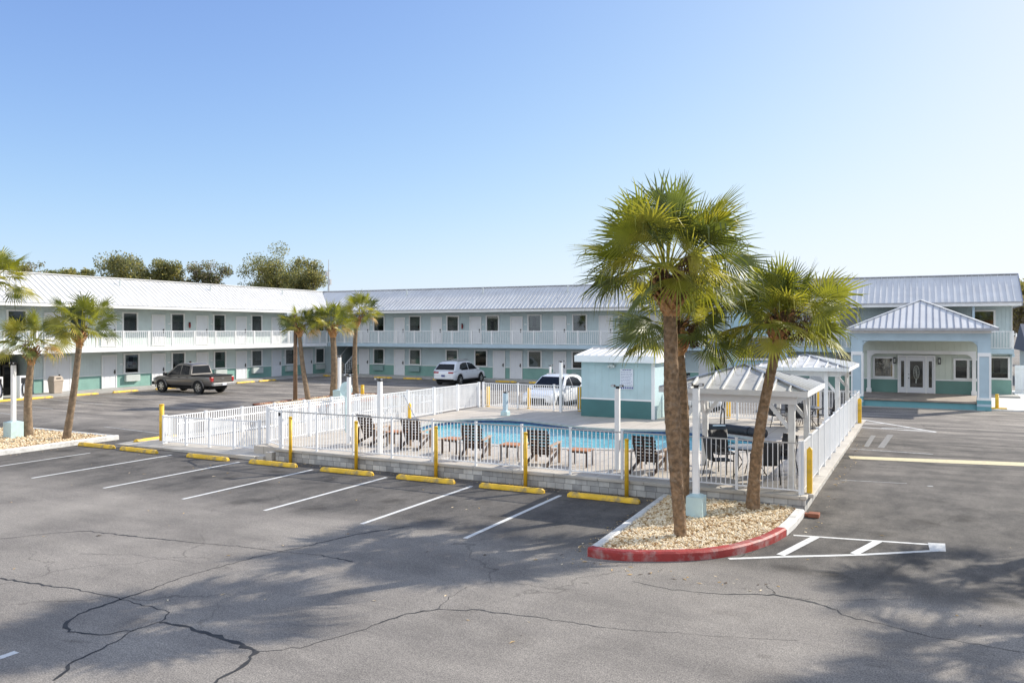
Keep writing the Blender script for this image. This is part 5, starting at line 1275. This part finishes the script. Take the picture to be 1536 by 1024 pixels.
def pickup(label, loc, rz):
    t = thing('pickup_truck', label, 'pickup truck', loc, rz)
    L0, L1 = -2.65, 2.65; wa, wr = 1.7, -1.55
    loft_body(t, [(L0, 1.08, .86), (-2.55, 1.12, .90), (-.85, 1.12, .91), (-.8, 1.12, .91), (.9, 1.08, .91), (1.3, 1.10, .90), (2.2, 1.02, .88), (2.5, .93, .82), (L1, .80, .74)], L0, L1, wa, wr, .49, .50, 1.84, 'taupe')
    # bed opening
    m = MB(); m.box(-2.56, -.92, -.72, .72, 1.128, 1.136); m.build('bed', 'under', t, local=True)
    m = MB(); m.box(-2.6, -.86, .70, .88, 1.125, 1.16); m.box(-2.6, -.86, -.88, -.70, 1.125, 1.16); m.box(-2.67, -2.56, -.80, .80, 1.10, 1.155); m.build('bed_rail', 'dark', t, local=True)
    cabin(t, [(-.88, 1.10), (-.76, 1.70), (-.58, 1.79), (-.1, 1.82), (.35, 1.79), (.55, 1.71), (1.38, 1.08)], .86, .64, 'taupe',
        [[(-.72, 1.16), (-.63, 1.68), (.0, 1.73), (.02, 1.15)], [(.10, 1.15), (.09, 1.73), (.46, 1.69), (1.10, 1.14)]], (5, .08, .96), (0, .16, .92))
    for s_ in (-1, 1):
        wheel(t, wa, s_*.82, .40, s_); wheel(t, wr, s_*.82, .40, s_)
        m = MB(); m.box(-2.68, -2.50, s_*.80-.09, s_*.80+.09, .78, 1.05); m.build('tail_light', 'tail', t, local=True, bevel=.02)
        m = MB(); m.box(1.12, 1.30, s_*.93, s_*1.13, 1.08, 1.28) if s_ > 0 else m.box(1.12, 1.30, -1.13, -.93, 1.08, 1.28); m.build('mirror', 'dark', t, local=True, bevel=.03)
        m = MB(); m.box(2.40, 2.62, s_*.66-.12, s_*.66+.12, .74, .9); m.build('headlight', 'lens', t, local=True, bevel=.03)
        for xx in (.10, -.62): m = MB(); m.box(xx-.07, xx+.07, s_*.915, s_*.935, .98, 1.02) if s_ > 0 else m.box(xx-.07, xx+.07, -.935, -.915, .98, 1.02); m.build('door_handle', 'dark', t, local=True)
        for c in (wa, wr):
            m = MB(); pts = [(c+.50*math.cos(PI*k/12), s_*.915, .36+.50*math.sin(PI*k/12)) for k in range(13)]; m.tube(pts, .035, 6); m.build('wheel_arch', 'taupe', t, smooth=True, local=True)
    m = MB(); m.box(-2.80, -2.62, -.84, .84, .52, .70); m.build('rear_bumper', 'bumper', t, local=True, bevel=.03)
    m = MB(); m.box(-2.675, -2.655, -.70, .70, .76, 1.08); m.mat(1).box(-2.69, -2.675, -.1, .1, .92, .98); m.build('tailgate', ['taupe', 'chrome'], t, local=True)
    m = MB(); m.box(-2.83, -2.82, -.16, .16, .54, .68); m.build('licence_plate', 'sign', t, local=True)
    m = MB(); m.box(2.50, 2.72, -.80, .80, .46, .68); m.build('front_bumper', 'under', t, local=True, bevel=.04)
    m = MB(); m.box(-.66, -.64, -.09, .09, 1.74, 1.77); m.build('brake_light', 'tail', t, local=True)
    return t
pickup('taupe four door pickup truck parked nose in to the left wing', (-40.95, 35.35, 0), PI)

def suv(label, loc, rz, paint='white_car', L_=4.6, rack=False, sport=True):
    t = thing('parked_suv', label, 'SUV', loc, rz)
    L0, L1 = -L_/2, L_/2; wa, wr = L_/2-.88, -L_/2+.86
    loft_body(t, [(L0, .88, .80), (L0+.10, 1.0, .88), (L0+.5, 1.05, .93), (-.2, 1.03, .94), (L1-1.5, 1.03, .94), (L1-.9, .98, .93), (L1-.35, .88, .87), (L1-.08, .76, .78), (L1, .66, .68)], L0, L1, wa, wr, .43, .36, 1.88, paint)
    cabin(t, [(L0+.10, .98), (L0+.55, 1.50), (L0+.80, 1.60), (L0+1.4, 1.65), (L1-2.4, 1.63), (L1-2.05, 1.56), (L1-1.22, .98)], .90, .64, paint,
        [[(L0+.78, 1.18), (L0+1.05, 1.46), (L0+1.5, 1.56), (L0+1.95, 1.57), (L0+1.95, 1.06), (L0+1.1, 1.06)], [(L0+2.03, 1.06), (L0+2.03, 1.57), (L1-2.3, 1.54), (L1-1.98, 1.46), (L1-1.48, 1.07)]], (5, .08, .95), (0, .12, .88))
    for s_ in (-1, 1):
        wheel(t, wa, s_*.83, .35, s_, 5); wheel(t, wr, s_*.83, .35, s_, 5)
        m = MB(); m.box(L0-.015, L0+.16, s_*.60-.2, s_*.60+.2, .84, .95); m.build('tail_light', 'tail', t, local=True, bevel=.02)
        m = MB(); yy = sorted((s_*.92, s_*1.10)); m.box(L1-1.62, L1-1.44, yy[0], yy[1], 1.0, 1.15); m.build('mirror', paint if paint != 'black_car' else 'dark', t, local=True, bevel=.03)
        m = MB(); m.box(L1-.35, L1-.06, s_*.58-.14, s_*.58+.14, .66, .80); m.build('headlight', 'lens', t, local=True, bevel=.03)
        m = MB(); yy = sorted((s_*.56, s_*.60)); m.box(L0+.9, L1-2.5, yy[0], yy[1], 1.66, 1.70); m.build('roof_rail', 'chrome', t, local=True)
        for xx in (.15, -.75): m = MB(); yy = sorted((s_*.935, s_*.955)); m.box(xx-.08, xx+.08, yy[0], yy[1], .88, .91); m.build('door_handle', 'chrome', t, local=True)
        m = MB(); yy = sorted((s_*.90, s_*.945)); m.box(wr+.45, wa-.45, yy[0], yy[1], .34, .42); m.build('sill', 'dark', t, local=True)
    m = MB(); m.box(L0-.05, L0+.08, -.78, .78, .42, .60); m.build('rear_bumper', paint, t, local=True, bevel=.04)
    m = MB(); m.box(L0-.06, L0-.04, -.14, .14, .62, .74); m.build('licence_plate', 'sign_ink', t, local=True)
    m = MB(); m.box(L1-.06, L1+.03, -.50, .50, .44, .66); m.build('grille', 'under', t, local=True, bevel=.03)
    m = MB(); m.box(L1-.10, L1+.06, -.80, .80, .32, .42); m.build('front_bumper', 'dark', t, local=True, bevel=.03)
    if rack:
        m = MB(); m.box(-.35, -.3, -.6, .6, 1.72, 1.75); m.box(.25, .3, -.6, .6, 1.72, 1.75); m.box(-.5, .15, -.5, .3, 1.75, 1.79); m.build('roof_rack', 'chrome', t, local=True)
    return t
suv('white SUV with tinted glass parked nose in to the shaded back wing, seen from behind', (-30.35, 50.35, 0), PI/2, L_=4.7, rack=True)
suv('white SUV parked behind the back fence facing the pool', (-16.55, 36.6, 0), -PI/2, L_=4.4)
suv('silver white car mostly hidden between the pump hut and the palm trunk', (-10.6, 37.6, 0), 0, L_=4.5)
suv('black car glimpsed behind the near gazebo roof by the back wing', (-14.6, 50.2, 0), PI/2, 'black_car', L_=4.5)

# ---------------------------------------------------------------- palms
def palm(label, base, top, crown, R, seed, nf=34, nl=32, tr=.17, hi=True, group=None, boots=True, fruit=True):
    rg = random.Random(seed)
    t = thing('palm_tree', label, 'palm tree', base, group=group)
    B = Vector((0, 0, 0)); T = Vector(top)-Vector(base); CR_ = Vector(crown)-Vector(base)
    # trunk
    n_ = 70 if hi else 16; path = []; rd = []
    bow = Vector(((T.x)*-.0, 0, 0))
    for i in range(n_+1):
        s_ = i/n_; p = Vector((T.x*(s_**1.25), T.y*(s_**1.25), T.z*s_)); p += Vector((math.sin(s_*PI)*(.06 if hi else .1)*(-1 if seed % 2 else 1), 0, 0))
        path.append(p); rr = tr*(1.16-.30*s_+(.2*math.exp(-s_*14)))
        if seed == 1: rr = tr*(.86+.10*s_+.22*math.exp(-((s_-.55)/.2)**2))
        rd.append(rr*(1+rg.uniform(-.03, .03)+(.035 if i % 3 == 0 else 0)))
    path[0].z -= .08
    m = MB(); m.tube(path, rd, 16 if hi else 10); m.build('trunk', 'trunk' if hi else 'trunk_far', t, smooth=True, local=True)
    # boots: criss-cross cut leaf bases
    ax = (CR_-T).normalized() if (CR_-T).length > .01 else Vector((0, 0, 1))
    bl = .62*R/1.65
    if boots:
        m = MB(); nb = 46 if hi else 16
        core = []; 
        m.tube([T-ax*.12, T+ax*bl*.4, T+ax*bl], [tr*.9, tr*1.35, tr*1.1], 12)
        for k in range(nb):
            a_ = k*2.399; s_ = k/nb; q = T+ax*(bl*s_-.05); d = Vector((math.cos(a_), math.sin(a_), 0)); rr = tr*(1.0+.35*math.sin(s_*PI))
            tw = .5 if k % 2 else -.5; side = Vector((-d.y, d.x, 0))
            p0 = q+d*rr*.9-side*tw*.10; p1 = q+d*(rr+.05+.03*rg.random())+side*tw*.03+Vector((0, 0, .11)); p2 = q+d*(rr+.12+.10*rg.random()*(s_+.3))+side*tw*.22+Vector((0, 0, .22+.06*rg.random()))
            w0, w1 = .10, .05
            vs = []
            for p, w_ in ((p0, .13), (p1, .085), (p2, .05)):
                vs += [p-side*w_/2, p+side*w_/2, p+side*w_/2-d*.03, p-side*w_/2-d*.03]
            m.add(vs, [(0, 1, 5, 4), (1, 2, 6, 5), (2, 3, 7, 6), (3, 0, 4, 7), (4, 5, 9, 8), (5, 6, 10, 9), (6, 7, 11, 10), (7, 4, 8, 11), (8, 9, 10, 11)])
        m.build('leaf_boots', 'boot', t, local=True)
        m = MB()
        for k in range(160 if hi else 50):
            a_ = rg.uniform(0, 2*PI); e_ = rg.uniform(-.3, 1); q = T+ax*(bl*rg.uniform(.6, 1.25)); d = Vector((math.cos(a_), math.sin(a_), e_*.4)).normalized(); l_ = rg.uniform(.15, .38)*R/1.65
            p1 = q+d*(tr+l_*.6); p2 = p1+d*.08-Vector((0, 0, l_*.7)); s_ = Vector((-d.y, d.x, 0))*.018
            m.add([q+d*tr-s_, q+d*tr+s_, p1+s_, p1-s_, p2], [(0, 1, 2, 3), (3, 2, 4)])
        m.build('fibre', 'fibre', t, local=True)
    if fruit:
        m = MB()
        for k in range(3 if hi else 2):
            a_ = rg.uniform(-1.2, 1.0); d = Vector((math.cos(a_), math.sin(a_)-.3, 0)); c = CR_+d*.5*R/1.65-Vector((0, 0, .42*R/1.65))
            m.tube([T+ax*bl, T+ax*bl+d*.3+Vector((0, 0, .05)), c+Vector((0, 0, .2))], .012, 4)
            for j in range(90 if hi else 24):
                q = c+Vector((rg.gauss(0, .07), rg.gauss(0, .07), rg.uniform(-.35, .2)))*R/1.65; dd = Vector((rg.gauss(0, 1), rg.gauss(0, 1), -1.2)).normalized()*.12; s_ = Vector((.012, .008, 0)); m.add([q-s_, q+s_, q+dd], [(0, 1, 2)])
        m.build('fruit_stalks', 'fruit', t, local=True)
    # fronds
    m = MB(); C0 = CR_-Vector((0, 0, (.52 if hi else .42)*R/1.65))
    for i in range(nf):
        s_ = (i+.5)/nf; az_ = i*2.39996+rg.uniform(-.25, .25)
        crn = 1-.22*max(0, s_-.5)*2
        el = rad(82-86*s_)+rg.uniform(-.2, .2)
        dead = (s_ > .92 and rg.random() < .3 and not hi)
        u = rg.random(); mi = 3 if dead else (2 if u < .30 else (1 if u < .62 else 0))
        if mi == 1 and s_ < .25: mi = 0
        h = Vector((math.cos(az_), math.sin(az_), 0)); side = Vector((-h.y, h.x, 0))
        Lp = R*rg.uniform(.30, .66); fan = R*rg.uniform(.46, .58)*crn
        # petiole
        d = (h*math.cos(el)+Vector((0, 0, math.sin(el)))).normalized(); p = C0+h*.10+Vector((0, 0, .12*math.sin(el))); pts = [p.copy()]
        for k in range(5):
            p = p+d*Lp/5; d = (d+Vector((0, 0, -.10*math.cos(el)-.02))).normalized(); pts.append(p.copy())
        m.mat(mi if dead else 1); 
        for a_, b_ in zip(pts[:-1], pts[1:]): m.add([a_-side*.016, a_+side*.016, b_+side*.013, b_-side*.013], [(0, 1, 2, 3)]); m.add([a_+Vector((0, 0, .012)), a_-Vector((0, 0, .012)), b_-Vector((0, 0, .01)), b_+Vector((0, 0, .01))], [(0, 1, 2, 3)])
        m.mat(mi)
        side = (side+Vector((0, 0, rg.uniform(-.35, .35)))).normalized(); up = side.cross(d).normalized(); side = d.cross(up).normalized()
        if up.z < 0: up = -up
        roll = rg.uniform(-1, 1)*(1.15 if s_ < .75 else .7); side, up = side*math.cos(roll)+up*math.sin(roll), up*math.cos(roll)-side*math.sin(roll)
        curl = rg.uniform(.15, .55); spread = rad(rg.uniform(88, 112))
        # costapalmate fan: midrib curves down
        for j in range(nl):
            q = j/(nl-1)*2-1; an = q*spread; dth = 2*spread/(nl-1)
            Ls = fan*(1-.28*abs(q)**2.2)*rg.uniform(.92, 1.06)
            dirj = (d*math.cos(an)+side*math.sin(an)); dirj = (dirj-up*(curl*.28*abs(q))).normalized()
            o0 = pts[-1]+d*(.10*R*(1-abs(q)))-up*.02
            perp = dirj.cross(up).normalized(); fold = up*.012
            r1 = Ls*.38; wd1 = r1*dth*.56; wd2 = wd1*.62; droop = Vector((0, 0, -1))
            flop = rg.uniform(.02, .14)+(rg.uniform(.25, .6) if rg.random() < .22 else 0)+(.35 if dead else 0)+max(0, s_-.6)*.10
            P0 = o0+dirj*.02; P1 = o0+dirj*r1; P2 = o0+dirj*Ls*.70+droop*flop*Ls*.35; P3 = o0+dirj*Ls*(1-flop*.35)+droop*flop*Ls*1.05
            m.add([P0-perp*.004, P0+perp*.004, P1+perp*wd1, P1-perp*wd1, P2+perp*wd2, P2-perp*wd2, P3, P1+fold-perp*0], [(0, 1, 7), (1, 2, 7), (0, 7, 3), (3, 7, 5), (7, 2, 4), (7, 4, 5), (5, 4, 6)])
            if hi and rg.random() < .35:   # loose thread
                q2 = P3+Vector((rg.gauss(0, .02), rg.gauss(0, .02), -rg.uniform(.03, .12))); m.add([P3-perp*.004, P3+perp*.004, q2], [(0, 1, 2)])
    kz = .90
    m.v = [(x, y, C0.z+(z-C0.z)*kz if z > C0.z else z) for x, y, z in m.v]
    m.build('crown', ['frond', 'frond_y', 'frond_d', 'frond_dead'], t, local=True)
    return t
gp = 'palms in the gravel island'
palm('tallest palm with a thick bare trunk standing in the gravel island nearest the red kerb', (-4.02, 14.5, .1), (-4.20, 14.45, 4.2), (-4.27, 14.45, 5.52), 1.74, 1, 54, 28, .130, group=gp)
palm('shorter palm right behind the tallest one against the block wall', (-4.80, 17.45, .1), (-4.85, 17.4, 3.45), (-4.98, 17.4, 4.3), 1.6, 2, 38, 26, .115, group=gp)
palm('leaning palm with a curved trunk in front of the near gazebo', (-3.27, 17.4, .1), (-2.78, 17.55, 3.65), (-2.68, 17.55, 4.45), 1.58, 5, 44, 27, .112, group=gp)
gl_ = 'palms in the left island'
palm('left island palm beside the teal box lamp post', (-28.6, 17.5, .1), (-28.62, 17.6, 2.75), (-28.45, 17.6, 3.7), 1.3, 11, 30, 24, .125, False, group=gl_)
palm('leaning slender palm at the tip of the left island', (-26.75, 17.7, .1), (-26.2, 17.8, 3.4), (-26.1, 17.8, 4.25), 1.28, 12, 30, 24, .108, False, group=gl_)
palm('palm whose crown cuts into the left edge of the picture', (-29.15, 16.2, .1), (-28.8, 16.2, 5.0), (-28.6, 16.2, 5.85), 1.35, 13, 30, 24, .13, False, group=gl_)
gm = 'three palms in the brick edged strip'
palm('thin palm leaning left beside the brown light pole', (-29.3, 32.9, .1), (-30.0, 33.0, 3.6), (-30.0, 33.0, 4.35), 1.2, 21, 30, 22, .12, False, group=gm)
palm('middle palm of the three behind the ramp fence with a thick straight trunk', (-28.8, 34.3, .1), (-28.8, 34.3, 3.6), (-28.95, 34.3, 4.5), 1.4, 22, 30, 24, .17, False, group=gm)
palm('farthest palm of the three with a yellow wrapped foot', (-29.35, 37.0, .1), (-29.45, 37.1, 4.1), (-29.1, 37.1, 5.15), 1.4, 23, 30, 24, .14, False, group=gm)
palm('palm standing right of the picture that shades the driveway', (5.4, 21.6, 0), (5.4, 21.6, 4.6), (5.4, 21.6, 5.5), 1.7, 31, 24, 28, .17, False, group='palms beside the driveway')
palm('palm at the near right that shades the lot', (5.3, 17.9, 0), (5.3, 17.9, 4.5), (5.3, 17.9, 5.4), 1.8, 32, 30, 28, .17, False, group='palms beside the driveway')

# ---------------------------------------------------------------- distant trees
def tree(label, u, vtop, Z, wpx, seed, mats, dens_=1., bare=False, group='trees behind the left wing', ls=.24):
    rg = random.Random(seed); F = Vector((-math.sin(TH), math.cos(TH), 0)); R_ = Vector((math.cos(TH), math.sin(TH), 0))
    base = F*Z+R_*((u-768)/f_px*Z); h_ = H+(495-vtop)/f_px*Z; w_ = wpx/f_px*Z/2
    t = thing('broadleaf_tree', label, 'tree', tuple(base), group=group)
    m = MB(); tips = []
    m.tube([(0, 0, -.1), (.1, 0, h_*.25), (0, .1, h_*.45)], [h_*.035, h_*.026, h_*.02], 8)
    for k in range(13):
        a_ = k*2.4+rg.uniform(-.3, .3); z0 = h_*rg.uniform(.28, .48); r_ = w_*rg.uniform(.45, .95); z1 = h_*rg.uniform(.55, .92)
        e_ = Vector((math.cos(a_)*r_, math.sin(a_)*r_, z1)); mid = Vector((e_.x*.4, e_.y*.4, z0+(z1-z0)*.55))
        m.tube([(0, 0, z0), mid, e_], [h_*.014, h_*.008, h_*.003], 5); tips += [e_, mid.lerp(e_, .6)]
        for j in range(3):
            q = mid.lerp(e_, rg.uniform(.2, .9)); e2 = q+Vector((rg.gauss(0, 1), rg.gauss(0, 1), rg.uniform(.2, 1.2)))*w_*.26; m.tube([q, e2], [h_*.004, h_*.0015], 4); tips.append(e2)
    tips.append(Vector((0, 0, h_*.93))); m.build('trunk', 'bark', t, smooth=True, local=True)
    m = MB()
    for c in tips:
        cr = w_*rg.uniform(.22, .38); n_ = int((130 if bare else 330)*dens_)
        for k in range(n_):
            d = Vector((rg.gauss(0, 1), rg.gauss(0, 1), rg.gauss(0, .75))); d = d.normalized()*cr*rg.random()**.45; p = c+d
            if p.z > h_: p.z = h_-rg.random()*.3
            s_ = ls*rg.uniform(.6, 1.3); a_ = Vector((rg.gauss(0, 1), rg.gauss(0, 1), rg.gauss(0, 1))).normalized(); b_ = a_.cross(Vector((rg.gauss(0, 1), rg.gauss(0, 1), rg.gauss(0, 1)))).normalized()
            m.mat(rg.choice(range(len(mats)))); m.add([p-a_*s_*.5, p+b_*s_*.3, p+a_*s_*.5, p-b_*s_*.3], [(0, 1, 2, 3)])
    m.build('crown', mats, t, local=True)
    return t
A_, B_, C_, D_ = 'leaf_a', 'leaf_b', 'leaf_c', 'leaf_d'
tree('largest round olive green tree, right end of the row behind the roof', 418, 362, 105, 100, 1, [A_, A_, B_, C_])
tree('yellowish tree crown leaning right beside the largest tree', 452, 382, 100, 62, 2, [A_, B_, C_])
tree('sparse grey green tree left of the largest tree', 308, 388, 100, 60, 3, [A_, C_, D_], .5)
tree('broad dark tree in the middle of the row behind the left wing', 188, 379, 95, 95, 4, [A_, C_, C_, B_])
tree('olive tree touching the broad dark tree on its right', 238, 384, 98, 78, 5, [A_, C_, B_])
tree('low yellow green tree left of the broad dark tree', 128, 398, 95, 60, 6, [A_, B_])
tree('thin grey branched tree above the palm crowns at the left', 62, 386, 92, 62, 7, [D_, C_, A_], .45, True)
tree('small sparse tree at the far left behind the roof', 15, 384, 90, 60, 8, [A_, B_, D_], .6)
tree('mid green tree filling the gap between the small sparse trees at the left', 95, 400, 100, 60, 14, [A_, C_, A_])
tree('bare brown tree beyond the right end of the motel', 1548, 440, 72, 80, 10, [D_, D_, B_], .7, False, 'trees beyond the right end')
tree('green tree above the bare one at the right edge', 1562, 415, 95, 90, 11, [A_, B_], 1, False, 'trees beyond the right end')
# right-hand background: fence, blue roof house
t = thing('boundary_fence', 'white board fence beyond the right end of the motel', 'fence', (10, 59, 0))
m = MB(); x = 4.9
while x < 24: m.box(x, x+.145, 58.9, 58.93, .05, 1.7); x += .15
m.build('boards', 'white', t)
m = MB(); m.box(4.9, 24, 58.86, 58.90, 1.5, 1.6); m.box(4.9, 24, 58.86, 58.90, .2, .3); m.build('rails', 'white', t)
t = thing('neighbour_house', 'house with a dark slate blue roof behind the white board fence', 'house', (13, 74, 0))
m = MB(); m.box(7, 20, 70, 80, 0, 2.3); m.build('wall', 'siding_lobby', t)
m = MB(); m.prism([(69.4, 2.3), (80.6, 2.3), (75, 4.4)], 6.6, 20.4, 'x'); m.build('roof', 'far_blue', t)
m = MB(); m.box(9, 10, 69.97, 69.995, 1.0, 2.0); m.box(12, 13, 69.97, 69.995, 1.0, 2.0); m.build('window', 'car_glass', t)
place(ws, False, (6.2, 52.4, .062), 0, 'wheel stop at the right edge of the picture by the white pavement', 'wheel stops at the right end')
# antenna mast and vent behind the roof corner
t = thing('antenna_mast', 'thin grey antenna mast behind the roof corner', 'antenna', tuple(Vector((-math.sin(TH), math.cos(TH), 0))*85+Vector((math.cos(TH), math.sin(TH), 0))*((493-768)/f_px*85)))
m = MB(); m.tube([(0, 0, 0), (0, 0, 9), (0, 0, 11.4)], [.13, .1, .03], 6); m.build('mast', 'rail_metal', t, local=True)
m = MB(); m.beam((-.3, 0, 10.2), (.3, 0, 10.2), .05); m.box(-.35, -.15, -.1, .1, 9.6, 10.1); m.box(.12, .3, -.1, .1, 8.7, 9.3); m.build('aerial', 'rail_metal', t, local=True)

# leaf litter and grit gathered along the wall, kerbs and island
rg = random.Random(99); m = MB()
def litter(x0, x1, y0, y1, n_, z=.004):
    for _ in range(n_):
        x = rg.uniform(x0, x1); y = rg.uniform(y0, y1); a_ = rg.uniform(0, 6.28); l_ = rg.uniform(.015, .06); w_ = l_*rg.uniform(.2, .5)
        c_, s_ = math.cos(a_), math.sin(a_); h_ = rg.uniform(.0, .012)
        m.mat(rg.choice((0, 0, 1, 2))); m.add([(x-c_*l_, y-s_*l_, z), (x-s_*w_, y+c_*w_, z+h_), (x+c_*l_, y+s_*l_, z+.002), (x+s_*w_, y-c_*w_, z+h_)], [(0, 1, 2, 3)])
litter(-17, -2.4, 17.6, 17.99, 260); litter(-2.12, -1.85, 16.2, 30, 60); litter(-5.6, -5.42, 13, 17.9, 60); litter(-6, -2, 12.2, 12.75, 50); litter(-22, 3, 6, 17, 120); litter(-25.4, -25.2, 12, 18.6, 50); litter(-16, -2.8, 18.4, 21.5, 120, D+.003)
tag(m.build('leaf_litter', ['frond_dead', 'bark', 'gravel']), 'dry leaf scraps and grit scattered on the asphalt along the wall', 'litter', kind='stuff')
# plumbing vents on the roofs
for i_, x in enumerate((-38.5, -31.2, -23.9, -16.6, -6.5)):
    m = MB(); m.cyl((x, 55.2, 6.75), .05, .5, 8); m.build('vent_pipe', 'ac', BW)
for i_, y in enumerate((27.5, 35, 42.5, 50)):
    m = MB(); m.cyl((-47.3, y, 6.75), .05, .45, 8); m.build('vent_pipe', 'ac', LW)
